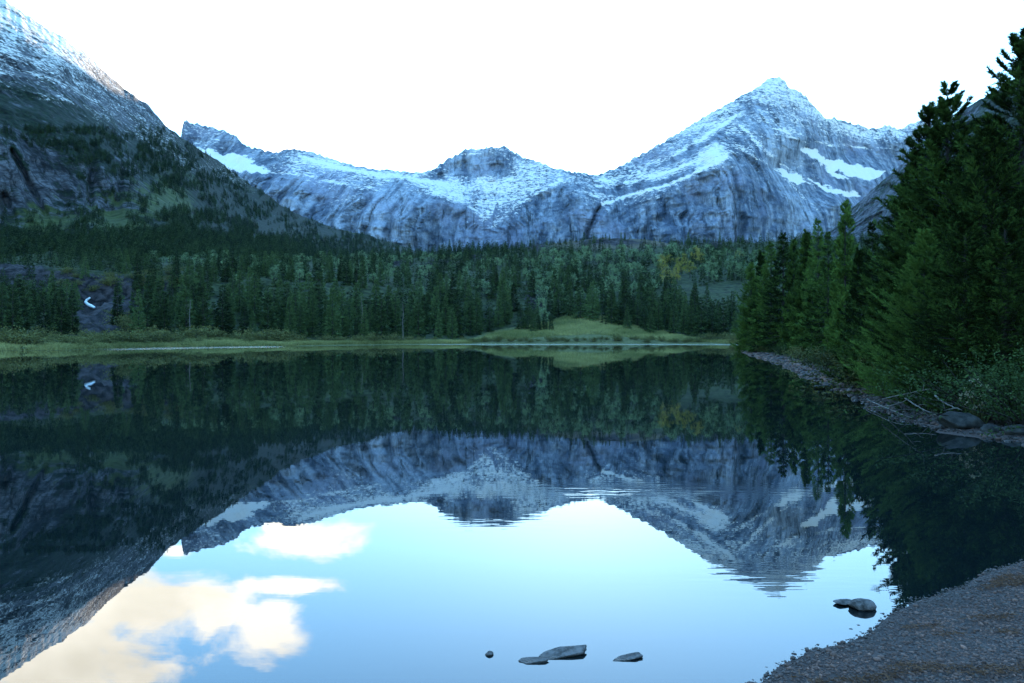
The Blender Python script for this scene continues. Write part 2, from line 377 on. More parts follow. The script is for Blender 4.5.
pxs = np.linspace(-250, 1500, 1170)
PX, PY, D, t = image_surface([(a, b) for a, b in RIDGE], [(-250, 280), (1500, 280)], DEPTH, pxs, 230)
Z = EYE + (HY - PY) / F * D; X = (PX - CX) / F * D
LINES = [([(600, 203), (640, 194), (672, 184), (700, 170), (728, 156)], 2.0, .42), ([(740, 125), (760, 146), (790, 170), (812, 186)], 1.6, .35), ([(742, 150), (770, 166), (800, 194), (822, 214)], 1.8, .30), ([(655, 165), (690, 146), (715, 128), (745, 112)], 1.8, .32),
         ([(560, 181), (536, 194), (508, 212), (494, 226)], 2.0, .24), ([(330, 165), (375, 176), (415, 179), (442, 184)], 2.0, .28), ([(442, 184), (462, 200), (480, 216), (488, 228)], 1.8, .15), ([(300, 156), (345, 169), (400, 176)], 1.5, .30), ([(250, 172), (300, 175), (340, 183), (380, 190)], 1.3, .22),
         ([(780, 130), (800, 142), (850, 146), (900, 150)], 1.6, .30), ([(757, 140), (775, 155), (800, 166)], 1.5, .25), ([(600, 180), (622, 184), (655, 176), (700, 160)], 1.5, .25), ([(350, 205), (375, 210), (392, 214)], 1.2, .28), ([(815, 150), (850, 155), (890, 158)], 1.0, .15),
         ([(600, 190), (625, 191), (660, 183), (692, 170)], 2.2, -.50), ([(650, 168), (690, 152), (722, 134)], 2.6, -.38), ([(812, 150), (850, 158), (895, 163)], 4.0, -.35), ([(452, 172), (476, 171), (505, 171)], 4.0, -.30), ([(834, 119), (850, 123), (874, 129)], 1.6, -.6),
         ([(622, 203), (620, 222), (622, 245)], 1.3, -.2), ([(800, 205), (804, 225), (806, 240)], 1.4, -.2), ([(496, 205), (494, 214), (486, 226)], 1.0, -.5)]
def line_field(px, py, lines):
    out = np.zeros_like(px); wx = 1.6 * fbm(px / 11, py / 11, 0, 95, 3); wy = 1.3 * fbm(px / 13, py / 9, 0, 96, 3)
    for pts, wd, am in lines:
        d = np.full(px.shape, 1e9)
        for (ax, ay), (bx, by) in zip(pts[:-1], pts[1:]):
            ex_, ey_ = bx - ax, by - ay; tt_ = np.clip(((px + wx - ax) * ex_ + (py + wy - ay) * ey_) / (ex_ ** 2 + ey_ ** 2), 0, 1)
            d = np.minimum(d, np.hypot(px + wx - ax - tt_ * ex_, py + wy - ay - tt_ * ey_))
        out = out + am * np.exp(-(d / wd) ** 2)
    return out
gl = np.zeros_like(PX)
jx, jy = 2.6 * fbm(PX / 7, PY / 5, 0, 91, 4), 1.7 * fbm(PX / 6, PY / 5, 0, 92, 4)
for g in GLACIERS: gl = np.maximum(gl, poly_mask(PX + jx, PY + jy, g, 1.6))
snow = rbf(SNOW)(PX, PY); snow_line = line_field(PX, PY, LINES)
cliff = 1 - sstep(0.18, 0.5, snow)
# relief: vertical flutes and buttresses on the cliffs, ledges everywhere, smooth under the glaciers
flute = ridged(X / 130 + 0.35 * fbm(X / 200, Z / 200, 0, 5, 3), Z / 900, 0, 3, 5, 0.55)
big = fbm(X / 420, Z / 380, 0, 8, 4)
wob = Z + 40 * fbm(X / 500, Z / 300, 0, 12, 3) - 0.06 * X
led = (wob / 46) % 1.0; led2 = (wob / 19 + 0.3) % 1.0
ledge = (sstep(0, .35, led) - led) * 46 * 0.9 + (sstep(0, .4, led2) - led2) * 19 * 0.9
crag = ridged(X / 70, Z / 55, D / 200, 21, 4)
gsoft = np.zeros_like(PX)
for g in GLACIERS: gsoft = np.maximum(gsoft, poly_mask(PX, PY, [(a, b) for a, b in g], 9))
amp = (1 - gsoft) * sstep(0, 0.10, (1 - t)) + 0.12 * (1 - gsoft)
D = D - amp * (-cliff * (75 - 50 * sstep(720, 770, PX)) * (flute - 0.3) + 40 * big + 11 * crag) - (1 - gsoft) * ledge * 0.10 * (0.5 + 0.5 * sstep(-0.4, 0.6, fbm(X / 260, Z / 120, 0, 14, 3)))
# crest teeth
tooth = 1.3 * fbm(pxs / 2.6, pxs * 0, 0, 41, 3) * sstep(0, 1, np.ones_like(pxs))
PYj = PY + np.clip(tooth, -1.5, 1.5)[None] * sstep(0.93, 1.0, t) * 0.9
P = to_world(PX, PYj, D)
back1 = P[-1:] + np.array([0, 200, -60]); back2 = P[-1:] * np.array([1.12, 1.12, 0.75]) + np.array([0, 300, 0]); back3 = P[-1:] * np.array([1.45, 1.45, 0]) + np.array([0, 300, -5])
P = np.concatenate([P, back1, back2, back3])
ex = lambda a, v: np.concatenate([a, np.broadcast_to(a[-1:] * v, (3, a.shape[1]))])
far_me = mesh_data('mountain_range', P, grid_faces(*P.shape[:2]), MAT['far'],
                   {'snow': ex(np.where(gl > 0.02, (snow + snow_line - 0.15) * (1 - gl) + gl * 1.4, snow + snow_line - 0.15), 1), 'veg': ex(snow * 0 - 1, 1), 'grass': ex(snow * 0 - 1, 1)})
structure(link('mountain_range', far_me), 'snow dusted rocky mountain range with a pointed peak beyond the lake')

# ------------------------------------------------------------------ left mountain
LRIDGE = [(-450, -330), (-200, -165), (-60, -45), (0, -4), (5, 0), (18, 9), (32, 17), (48, 28), (63, 36), (78, 48), (90, 56), (107, 73), (123, 87), (136, 97), (148, 105), (160, 119), (169, 128), (185, 139),
          (203, 152), (219, 162), (237, 174), (253, 186), (270, 197), (291, 211), (317, 222), (338, 229), (370, 236), (391, 243), (420, 251), (470, 262)]
LBOT = [(-450, 330), (150, 300), (250, 285), (391, 262), (470, 272)]
LDEPTH = [(-450, -330, 700), (-450, 330, 230), (-200, -165, 820), (-200, 100, 600), (-200, 240, 430), (0, 0, 1000), (60, 35, 1100), (123, 87, 1250), (219, 162, 1500), (300, 215, 1800), (391, 243, 2100), (470, 262, 2300), (470, 272, 1500),
          (0, 97, 760), (50, 112, 780), (100, 131, 830), (150, 152, 930), (200, 171, 1080), (260, 200, 1380), (320, 228, 1700), (60, 70, 930), (150, 120, 1180),
          (0, 228, 600), (50, 232, 610), (110, 215, 680), (170, 205, 760), (60, 160, 700), (120, 165, 760), (200, 200, 900), (240, 215, 1080), (200, 235, 700), (290, 235, 1100),
          (0, 250, 450), (100, 250, 480), (200, 248, 600), (300, 250, 900), (391, 250, 1500), (0, 300, 290), (200, 290, 360), (300, 275, 600), (391, 262, 1200)]
LSNOW = [(-450, -330, .5), (-450, 100, .1), (0, 3, .75), (20, 22, .78), (50, 40, .72), (80, 62, .66), (100, 74, .55), (130, 95, .4), (160, 122, .3), (185, 142, .25), (0, 35, .58), (0, 60, .52), (0, 80, .40), (5, 45, .66), (30, 50, .45), (30, 75, .40), (40, 60, .56), (60, 75, .44), (60, 100, .36), (90, 90, .42), (120, 110, .42),
         (100, 118, .30), (140, 130, .38), (160, 140, .46), (165, 152, .30), (180, 152, .36), (195, 165, .42), (215, 172, .34), (200, 155, .2), (230, 180, .34), (260, 200, .2), (300, 220, .05), (0, 105, -.1), (50, 122, -.15), (100, 140, -.15), (150, 162, -.1), (200, 185, -.05), (0, 180, -.1),
         (60, 180, -.1), (110, 190, -.15), (200, 220, -.2), (100, 240, -.3), (300, 240, -.3), (391, 250, -.2), (0, 300, -.4), (240, 192, .12)]
LVEG = [(-450, 0, .2), (0, 20, .0), (100, 80, .1), (0, 70, .34), (60, 90, .36), (120, 120, .36), (20, 85, .42), (0, 92, .7), (50, 112, .8), (100, 132, .85), (150, 153, .85), (180, 170, .8), (0, 110, .75), (60, 128, .75), (110, 150, .62), (0, 135, .42), (40, 150, .42), (80, 165, .45), (120, 175, .5), (150, 190, .55), (0, 170, .36), (0, 205, .38),
        (50, 205, .38), (90, 200, .44), (130, 200, .5), (20, 225, .5), (180, 190, .72), (190, 215, .9), (200, 230, .85), (230, 210, .8), (250, 205, .75), (280, 218, .8), (300, 230, .8), (350, 238, .8), (391, 250, .9), (160, 152, .72), (200, 165, .72), (220, 185, .82), (240, 195, .82), (0, 250, .9), (100, 250, .9), (200, 250, .9), (0, 300, .9)]
LGRASS = [(-450, 0, -.3), (0, 0, -.5), (0, 100, -.3), (100, 135, -.1), (50, 170, 0.1), (100, 180, .1), (20, 225, .45), (45, 222, .75), (60, 232, .55), (90, 225, .55), (0, 235, .45), (115, 215, .9), (120, 225, .85), (135, 222, .6), (130, 205, .55), (150, 212, .7), (170, 205, .85), (185, 206, .75), (180, 215, .5), (200, 200, .3), (160, 230, .3),
          (210, 225, .18), (240, 205, .1), (260, 225, .15), (290, 228, .2), (320, 236, .35), (391, 250, .4), (200, 165, .3), (220, 182, .36), (150, 150, .15), (100, 120, .0), (250, 195, .32), (0, 250, .2), (100, 250, .3), (200, 250, .2), (0, 300, .2)]
pxs = np.linspace(-450, 470, 720)
PX, PY, D, t = image_surface(LRIDGE, LBOT, LDEPTH, pxs, 260)
Z = EYE + (HY - PY) / F * D; X = (PX - CX) / F * D
snow, veg, gra = rbf(LSNOW)(PX, PY), rbf(LVEG)(PX, PY), rbf(LGRASS)(PX, PY)
cl = poly_mask(PX, PY, [(-460, 80), (0, 112), (60, 128), (110, 145), (170, 175), (200, 190), (170, 200), (150, 205), (125, 200), (112, 215), (80, 226), (45, 218), (0, 222), (-460, 240)], 16)
U = 640 + 1.15 * PX + 0.10 * Z
wob = Z + 6 * fbm(U / 60, Z / 40, 0, 61, 3) - 0.05 * U
led = (wob / 13) % 1.0; led2 = (wob / 5.5) % 1.0
ledge = (sstep(0, .3, led) - led) * 13 + (sstep(0, .35, led2) - led2) * 5.5
flute = ridged(U / 45 + 0.3 * fbm(U / 60, Z / 60, 0, 65, 3), Z / 170, 0, 63, 5, 0.5)
crag = ridged(U / 30, Z / 26, 0, 66, 4)
edge = sstep(0, 0.06, 1 - t)
gully = lambda x0, y0, x1, y1, wd: np.exp(-((PX - (x0 + (x1 - x0) * np.clip((PY - y0) / (y1 - y0), 0, 1))) / wd) ** 2) * sstep(y0 - 6, y0 + 4, PY) * (1 - sstep(y1 - 2, y1 + 6, PY))
cut = gully(12, 150, 46, 215, 3.0) + gully(95, 150, 90, 205, 4) + gully(123, 165, 118, 205, 4) + gully(5, 195, 12, 222, 5)
D = D + edge * (cl * (9 * (flute - 0.3) - 0.10 * ledge + 14 * cut) + (1 - cl) * (-5 * crag - 0.04 * ledge) - 10 * fbm(U / 110, Z / 90, 0, 67, 4))
PYj = PY + (1.0 * fbm(pxs / 7, pxs * 0, 0, 71, 3))[None] * sstep(0.90, 1, t)
P = to_world(PX, PYj, D)
P = np.concatenate([P, P[-1:] + np.array([-20, 40, -2]), P[-1:] + np.array([-200, 300, -120]), P[-1:] * np.array([1, 1, 0]) + np.array([-500, 700, -5])])
me = mesh_data('rocky_mountainside', P, grid_faces(*P.shape[:2]), MAT['left'], {'snow': ex(snow - 0.13, 1), 'veg': ex(veg, 1), 'grass': ex(gra - 0.06, 1)})
structure(link('rocky_mountainside', me), 'steep dark mountainside with cliffs and a snowy crest beside the lake')

# ------------------------------------------------------------------ right mountain
RR = [(800, 258), (835, 226), (849, 211), (860, 201), (872, 190), (882, 181), (893, 172), (920, 147), (949, 120), (970, 105), (996, 90), (1024, 74), (1100, 10), (1250, -90), (1500, -160)]
RD = [(800, 258, 1500), (849, 211, 1600), (893, 172, 1550), (949, 120, 1450), (996, 90, 1350), (1100, 10, 1250), (1500, -160, 1050), (800, 275, 1350), (900, 275, 1000), (1100, 280, 650), (1500, 290, 420), (900, 230, 1250), (1000, 180, 1050)]
pxs = np.linspace(800, 1500, 330)
PX, PY, D, t = image_surface(RR, [(800, 275), (1500, 300)], RD, pxs, 150)
Z = EYE + (HY - PY) / F * D; X = (PX - CX) / F * D
D = D - sstep(0, .06, 1 - t) * (16 * ridged(X / 45, Z / 45, D / 90, 81, 5) + 20 * fbm(X / 150, Z / 150, 0, 85, 3))
P = to_world(PX, PY + (0.9 * fbm(pxs / 3, pxs * 0, 0, 87, 3))[None] * sstep(0.95, 1, t), D)
P = np.concatenate([P, P[-1:] + np.array([30, 60, -4]), P[-1:] + np.array([250, 300, -120]), P[-1:] * np.array([1, 1, 0]) + np.array([600, 700, -5])])
vegr = 0.42 + 0.30 * sstep(930, 1000, PX) + 0.2 * sstep(230, 265, PY)
me = mesh_data('valley_side_slope', P, grid_faces(*P.shape[:2]), MAT['right'], {'snow': ex(0 * vegr - 0.25, 1), 'veg': ex(vegr, 1), 'grass': ex(vegr * 0 - 0.3, 1)})
structure(link('valley_side_slope', me), 'dark bare rock slope descending behind the tall pines')
#@@LAND
# ------------------------------------------------------------------ hillside between the lake and the mountains
# columns over px, rows of (distance, height)
def hz(py, D): return EYE + (HY - py) / F * D
KX = [-450, 0, 60, 100, 140, 200, 300, 400, 480, 520, 560, 600, 640, 680, 720, 760, 1000, 1500]
SHORE = [108, 114, 120, 132, 146, 160, 178, 214, 226, 228, 228, 228, 228, 226, 222, 205, 180, 150]
SHORE_F = lambda px: np.interp(px, KX, SHORE)
rows = []   # each row: (D over KX, z over KX)
sh = np.array(SHORE, float); kx = np.array(KX, float)
def R(dlist, zlist): rows.append((np.array(dlist, float), np.array(zlist, float)))
R(sh - 30, sh * 0 - 2.0)
R(sh - 6, sh * 0 - 0.35)
R(sh, sh * 0)
R(sh + 4, sh * 0 + 0.45)
med = np.interp(kx, [-450, 470, 500, 590, 700, 740, 1500], [1.0, 1.2, 2.2, 3.0, 1.8, 1.2, 1.5])
R(sh + 20, med)
med2 = np.interp(kx, [-450, 470, 500, 590, 660, 720, 1500], [2.5, 3.0, 4.8, 6.8, 5.0, 3.6, 4.0])
R(sh + 42, med2)
d = np.maximum(sh + 75, np.interp(kx, [-450, 200, 480, 1500], [240, 250, 300, 260]))
R(d, [hz(p, q) for p, q in zip(np.interp(kx, [-450, 0, 90, 180, 300, 400, 600, 1500], [296, 300, 306, 300, 306, 305, 305, 300]), d)])
d2 = d + 22
R(d2, [hz(p, q) for p, q in zip(np.interp(kx, [-450, 0, 30, 70, 180, 300, 400, 600, 1500], [262, 272, 267, 274, 276, 286, 290, 296, 285]), d2)])
d3 = d2 + 75
R(d3, [hz(p, q) for p, q in zip(np.interp(kx, [-450, 0, 100, 200, 300, 400, 500, 600, 700, 1500], [259, 266, 268, 271, 274, 276, 272, 268, 270, 258]), d3)])
d4 = d3 + 90
R(d4, [hz(p, q) for p, q in zip(np.interp(kx, [-450, 0, 100, 200, 300, 400, 500, 600, 700, 1500], [246, 257, 259, 262, 264, 264, 257, 248, 253, 246]), d4)])
d5 = d4 + 70
R(d5, [hz(p, q) for p, q in zip(np.interp(kx, [-450, 0, 100, 200, 300, 391, 440, 480, 520, 560, 600, 640, 680, 720, 760, 1000, 1500], [242, 252, 254, 258, 262, 259, 255, 252, 249, 243, 238, 240, 244, 244, 243, 240, 235]), d5)])
R(d5 + 90, rows[-1][1] * 0.93)
R(d5 + 500, rows[-1][1] * 0.75)
R(d5 * 0 + 3300, d5 * 0 + 60)
RDm = np.array([r[0] for r in rows]); RZm = np.array([r[1] for r in rows])     # rows x KX

def land_z(px, D):
    """Height of the hillside under (px, D)."""
    px = np.atleast_1d(np.asarray(px, float)); D = np.atleast_1d(np.asarray(D, float))
    out = np.empty(px.shape)
    Dk = np.stack([np.interp(px, kx, RDm[i]) for i in range(len(rows))]); Zk = np.stack([np.interp(px, kx, RZm[i]) for i in range(len(rows))])
    out[:] = Zk[0]
    for i in range(len(rows) - 1):
        tt = np.clip((D - Dk[i]) / np.maximum(Dk[i + 1] - Dk[i], 1e-6), 0, 1)
        m = D >= Dk[i]
        out[m] = (Zk[i] + (Zk[i + 1] - Zk[i]) * tt)[m]
    X = (px - CX) / F * D
    off = sstep(0, 40, D - SHORE_F(px))
    out = out + off * (1.1 * fbm(X / 30, D / 30, 0, 101, 4)) + sstep(0, 12, D - SHORE_F(px)) * 0.25 * fbm(X / 5, D / 5, 0, 103, 3)
    return out

pxs = np.linspace(-450, 1500, 560)
segs = []
for i, k in enumerate([6, 8, 6, 12, 14, 22, 22, 34, 34, 34, 18, 8, 6]):
    segs.append(i + np.arange(k) / k)
tt = np.concatenate(segs + [[len(rows) - 1]])
Dk = np.stack([np.interp(pxs, kx, RDm[i]) for i in range(len(rows))])
DD = np.stack([np.array([np.interp(q, np.arange(len(rows)), Dk[:, j]) for q in tt]) for j in range(len(pxs))], 1)
PX = np.broadcast_to(pxs[None], DD.shape)
ZZ = land_z(PX.ravel(), DD.ravel()).reshape(DD.shape)
# rock step by the waterfall and knolls on the hill top
PYb = HY - (ZZ - EYE) / DD * F
rockm = poly_mask(PX, PYb, [(-60, 262), (25, 265), (60, 272), (110, 278), (180, 277), (190, 284), (150, 300), (130, 335), (70, 335), (50, 300), (-60, 300)], 8)
for (x, y, rx, ry) in ((330, 250, 40, 3), (385, 252, 25, 3), (610, 243, 40, 4), (440, 262, 14, 4), (400, 262, 18, 4), (260, 262, 20, 3), (535, 248, 14, 4), (715, 245, 12, 4), (535, 300, 12, 10), (290, 240, 30, 3), (235, 254, 16, 3), (480, 258, 12, 4)):
    rockm = np.maximum(rockm, np.exp(-((PX - x) / rx) ** 2 - ((PYb - y) / ry) ** 2) * 1.0)
XX = (PX - CX) / F * DD
ZZ = ZZ + rockm * (2.2 * ridged(XX / 12, DD / 12, 0, 111, 4) - 1.0) * sstep(10, 40, DD - SHORE_F(PX))
meadow = poly_mask(PX, PYb, [(-450, 352), (-450, 337), (0, 338), (120, 336), (290, 341), (340, 339), (470, 339), (490, 331), (520, 326), (560, 320), (595, 320), (620, 327), (642, 333), (690, 337), (735, 339), (760, 352)], 2)
heath = np.exp(-((PX - 610) / 90) ** 2 - ((PYb - 242) / 8) ** 2) + 0.6 * np.exp(-((PX - 330) / 60) ** 2 - ((PYb - 250) / 8) ** 2)

M = NT('hillside_ground')
iso = M.pos((1, 1, 1))
n1 = M.noise(iso, 0.35, 6, 0.62); n2 = M.noise(iso, 0.06, 4, 0.6); n3 = M.noise(iso, 1.6, 4, 0.6)
c = M.mix(M.ramp(n1, 0.35, 0.65), (0.013, 0.020, 0.010), (0.048, 0.060, 0.028))
c = M.mix(M.ramp(M.math('ADD', M.attr('heath'), M.math('MULTIPLY', M.math('SUBTRACT', n2, 0.5), 1.2)), 0.25, 0.6), c, M.mix(M.ramp(n1, 0.3, 0.7), (0.050, 0.042, 0.034), (0.105, 0.088, 0.056)))
rk = M.mix(M.ramp(n1, 0.38, 0.66), (0.006, 0.006, 0.007), (0.052, 0.047, 0.052))
c = M.mix(M.ramp(M.math('ADD', M.attr('rock'), M.math('MULTIPLY', M.math('SUBTRACT', n1, 0.5), 1.6)), 0.45, 0.62), c, rk)
c = M.mix(M.ramp(M.math('ADD', M.attr('meadow'), M.math('MULTIPLY', M.math('SUBTRACT', n2, 0.5), 0.6)), 0.4, 0.6), c, M.mix(M.ramp(n3, 0.3, 0.7), (0.055, 0.065, 0.024), (0.13, 0.13, 0.055)))
M.principled(c, 0.95, 0.1, M.bump(n1, 0.8, 0.8))
MAT['ground'] = M.m
P = np.stack([XX, DD, ZZ], -1)
me = mesh_data('hillside', P, grid_faces(*P.shape[:2]), MAT['ground'], {'rock': rockm, 'meadow': meadow, 'heath': heath})
structure(link('hillside', me), 'forested lower hillside rising from the far lake shore')

# ------------------------------------------------------------------ near bank and gravel bar
SH_R = [(742, 350.5), (760, 357), (790, 366.5), (815, 378), (840, 391), (860, 401), (880, 410), (905, 418), (935, 425), (960, 432), (990, 436), (1024, 441), (1090, 452), (1160, 472), (1190, 500), (1150, 528), (1090, 543), (1024, 560), (990, 575), (950, 590),
        (920, 603), (890, 615), (870, 628), (840, 640), (810, 655), (785, 668), (765, 683), (700, 722), (600, 800)]
shore = [on_water(a, b) for a, b in SH_R] + [(-0.6, 2.4), (-3.5, 1.4), (-10, 0.2), (-40, -6), (-40, -60), (170, -60), (170, 150), (60, 150), (42, 132)]
SHP = np.array(shore)
def axis(segs):
    return np.unique(np.concatenate([np.arange(a, b, s) for a, b, s in segs]))
ax_ = axis([(-45, -4, 1.5), (-4, 0.5, .3), (0.5, 7, 0.05), (7, 14, 0.12), (14, 40, 0.5), (40, 172, 3)])
ay_ = axis([(-62, 0, 2), (0, 4, .15), (4, 8, 0.05), (8, 26, 0.12), (26, 130, 0.5), (130, 152, 3)])
GX, GY = np.meshgrid(ax_, ay_)
def bank_z(x, y):
    x = np.asarray(x, float); y = np.asarray(y, float)
    dd = -sdf(x, y, SHP)                      # positive on land
    dd = dd + 0.10 * fbm(x / 0.6, y / 0.6, 0, 121, 3) * sstep(0, 12, 12 - y + 0 * x) + 0.45 * fbm(x / 3, y / 3, 0, 123, 3) * sstep(9, 16, y)
    up = 0.07 * dd + np.where(y > 8, 1, 0) * (0.05 * np.clip(dd - 1.5, 0, None) + 0.0035 * np.clip(dd - 4, 0, None) ** 2)
    up = np.minimum(up, 26)
    z = np.where(dd > 0, up, np.maximum(0.16 * dd, -1.8))
    return z + np.where(dd > 0.3, 1, 0) * 0.02 * fbm(x / 0.35, y / 0.35, 0, 125, 3) + np.clip(dd - 2, 0, 5) * 0.06 * fbm(x / 2.2, y / 2.2, 0, 127, 3), dd
GZ, GD = bank_z(GX, GY)
M = NT('shore_ground')
iso = M.pos((1, 1, 1))
n1 = M.noise(iso, 22, 5, 0.7); n2 = M.noise(iso, 1.2, 4, 0.6); n3 = M.noise(iso, 5, 5, 0.65)
gr = M.mix(M.ramp(n1, 0.3, 0.7), (0.022, 0.015, 0.014), (0.080, 0.052, 0.046))
gr = M.mix(M.ramp(n2, 0.5, 0.7, 0, 0.5), gr, (0.06, 0.042, 0.035))
so = M.mix(M.ramp(n3, 0.35, 0.65), (0.010, 0.011, 0.007), (0.038, 0.036, 0.020))
c = M.mix(M.ramp(M.math('ADD', M.attr('inland'), M.math('MULTIPLY', M.math('SUBTRACT', n2, 0.5), 1.0)), 0.35, 0.65), gr, so)
M.principled(c, 0.85, 0.3, M.bump(n1, 0.7, 0.02))
inland = np.where(GY > 8.5, sstep(1.6, 3.2, GD), 0)
me = mesh_data('shore_ground', np.stack([GX, GY, GZ], -1), grid_faces(*GX.shape), M.m, {'inland': inland})
structure(link('shore_ground', me), 'near bank of dark soil and gravel along the lake')

# ------------------------------------------------------------------ ground sheet and lake
M = NT('valley_floor'); n1 = M.noise(M.pos((1, 1, 1)), 0.02, 5, 0.6)
M.principled(M.mix(n1, (0.02, 0.025, 0.015), (0.06, 0.06, 0.04)), 0.95, 0.1)
g = 7000.0
structure(link('ground', mesh_data('ground', [(-g, -g, -3), (g, -g, -3), (g, g, -3), (-g, g, -3)], np.array([[0, 1, 2, 3]]), M.m, smooth=False)), 'valley floor beneath the lake and the hills')

M = NT('lake_water')
gpos = M.n('ShaderNodeNewGeometry').outputs['Position']; sx = M.n('ShaderNodeSeparateXYZ'); M.set(sx.inputs[0], gpos)
wx, wy = sx.outputs[0], sx.outputs[1]
slow = M.noise(M.pos((0.30, 1.0, 1)), 0.55, 2, 0.5); mid = M.noise(M.pos((0.35, 1.0, 1)), 3.2, 3, 0.55)
def blob(cx, cy, rx, ry):
    a = M.math('DIVIDE', M.math('SUBTRACT', wx, cx), rx); b = M.math('DIVIDE', M.math('SUBTRACT', wy, cy), ry)
    return M.math('POWER', 2.718, M.math('MULTIPLY', M.math('ADD', M.math('MULTIPLY', a, a), M.math('MULTIPLY', b, b)), -1.0))
rip = M.math('ADD', M.math('MULTIPLY', blob(1.9, 10.4, 1.6, 0.4), 0.8), M.math('ADD', M.math('MULTIPLY', blob(2.2, 6.6, 0.8, 0.4), 0.5), M.math('MULTIPLY', blob(-0.2, 8.6, 0.9, .4), 0.35)))
calm = M.bump(M.math('ADD', M.math('MULTIPLY', slow, 0.5), M.math('MULTIPLY', mid, 0.06)), 0.5, 0.0030)
r2 = M.noise(M.pos((0.22, 1.0, 1)), 9.0, 2, 0.5)
b2 = M.n('ShaderNodeBump'); M.set(b2.inputs['Height'], M.math('MULTIPLY', r2, M.math('ADD', rip, 0.03))); b2.inputs['Strength'].default_value = 0.5; b2.inputs['Distance'].default_value = 0.006; M.set(b2.inputs['Normal'], calm)
fre = M.n('ShaderNodeFresnel'); fre.inputs[0].default_value = 1.62; M.set(fre.inputs[1], b2.outputs[0])
# the breeze-ruffled line under the far shore
edge = M.attr('ruffle')
ru = M.math('MULTIPLY', M.ramp(M.math('ADD', edge, M.math('MULTIPLY', M.math('SUBTRACT', M.noise(M.pos((0.03, 0.12, 1)), 1.0, 3, 0.6), 0.5), 1.0)), 0.4, 0.8), 1.0)
gl_ = M.n('ShaderNodeBsdfGlossy'); gl_.inputs['Color'].default_value = (1, 1, 1, 1); M.set(gl_.inputs['Roughness'], 0.0); M.set(gl_.inputs['Normal'], b2.outputs[0])
df = M.n('ShaderNodeBsdfDiffuse'); df.inputs[0].default_value = (0.004, 0.008, 0.009, 1)
mx = M.n('ShaderNodeMixShader'); M.set(mx.inputs[0], fre.outputs[0]); M.t.links.new(df.outputs[0], mx.inputs[1]); 
gr_ = M.n('ShaderNodeBsdfGlossy'); gr_.inputs['Color'].default_value = (1, 1, 1, 1); gr_.inputs['Roughness'].default_value = 0.30
mg = M.n('ShaderNodeMixShader'); M.set(mg.inputs[0], M.math('MULTIPLY', ru, 0.17)); M.t.links.new(gl_.outputs[0], mg.inputs[1]); M.t.links.new(gr_.outputs[0], mg.inputs[2])
M.t.links.new(mg.outputs[0], mx.inputs[2])
M.t.links.new(mx.outputs[0], M.out.inputs[0])
lp = np.concatenate([np.linspace(-450, 1500, 300)])
ld = np.array([1.0, 30, 60, 90]); 
# lake sheet: fan of columns from behind the camera to just inside the far shore
ys = np.concatenate([[-70, -20, 0, 10, 30, 60, 80]])
xs = np.linspace(-130, 190, 161)
yy = np.concatenate([np.linspace(-70, 90, 17), np.arange(92, 245, 1.5)])
LX, LY = np.meshgrid(xs, yy)
lpx = LX / np.maximum(LY, 1) * F + CX
s_d = SHORE_F(lpx) - LY
ruf = np.where(LY > 80, sstep(26, 14, s_d) if False else (1 - sstep(16, 34, s_d)) * sstep(-6, 2, s_d), 0)
ruf = ruf * (sstep(60, 140, lpx) * (1 - sstep(270, 300, lpx)) * 0.8 + sstep(400, 460, lpx) * (1 - sstep(735, 750, lpx)) + 0.4 * sstep(300, 340, lpx) * (1 - sstep(400, 460, lpx)) + 0.35 * (1 - sstep(0, 60, lpx)))
me = mesh_data('lake_water', np.stack([LX, LY, LX * 0], -1), grid_faces(*LX.shape), M.m, {'ruffle': ruf})
structure(link('lake_water', me), 'still dark lake water mirroring the mountains')
#@@PLANTS
# ------------------------------------------------------------------ plants: shapes
def unit(a): return a / np.maximum(np.linalg.norm(a, axis=-1, keepdims=True), 1e-9)

def blades(base, direc, length, width, rng, quad=False):
    """Flat pointed leaves: returns vertices (n,3,3) (or diamond n,4,3)."""
    n = len(base)
    r = rng.normal(size=(n, 3)); side = unit(np.cross(direc, r)) * np.reshape(width, (-1, 1)) * 0.5
    L = np.reshape(length, (-1, 1))
    if quad:
        return np.stack([base, base + direc * L * 0.5 + side, base + direc * L, base + direc * L * 0.5 - side], 1)
    return np.stack([base - side, base + side, base + direc * L], 1)

def tube(points, radii, seg=5):
    P = np.asarray(points, float); n = len(P)
    T = unit(np.gradient(P, axis=0)); ref = np.array([0.31, 0.87, 0.39]); 
    A = unit(np.cross(T, ref)); B = np.cross(T, A)
    a = np.linspace(0, 2 * np.pi, seg, endpoint=False)
    V = P[:, None] + (A[:, None] * np.cos(a)[None, :, None] + B[:, None] * np.sin(a)[None, :, None]) * np.reshape(radii, (n, 1, 1))
    i = np.arange(n * seg).reshape(n, seg)
    f = np.stack([i[:-1], np.roll(i[:-1], -1, 1), np.roll(i[1:], -1, 1), i[1:]], -1).reshape(-1, 4)
    return V.reshape(-1, 3), f

def join(parts):
    V, Fs, off = [], [], 0
    for v, f in parts:
        V.append(v); Fs.append(f + off); off += len(v)
    return np.concatenate(V), np.concatenate(Fs)

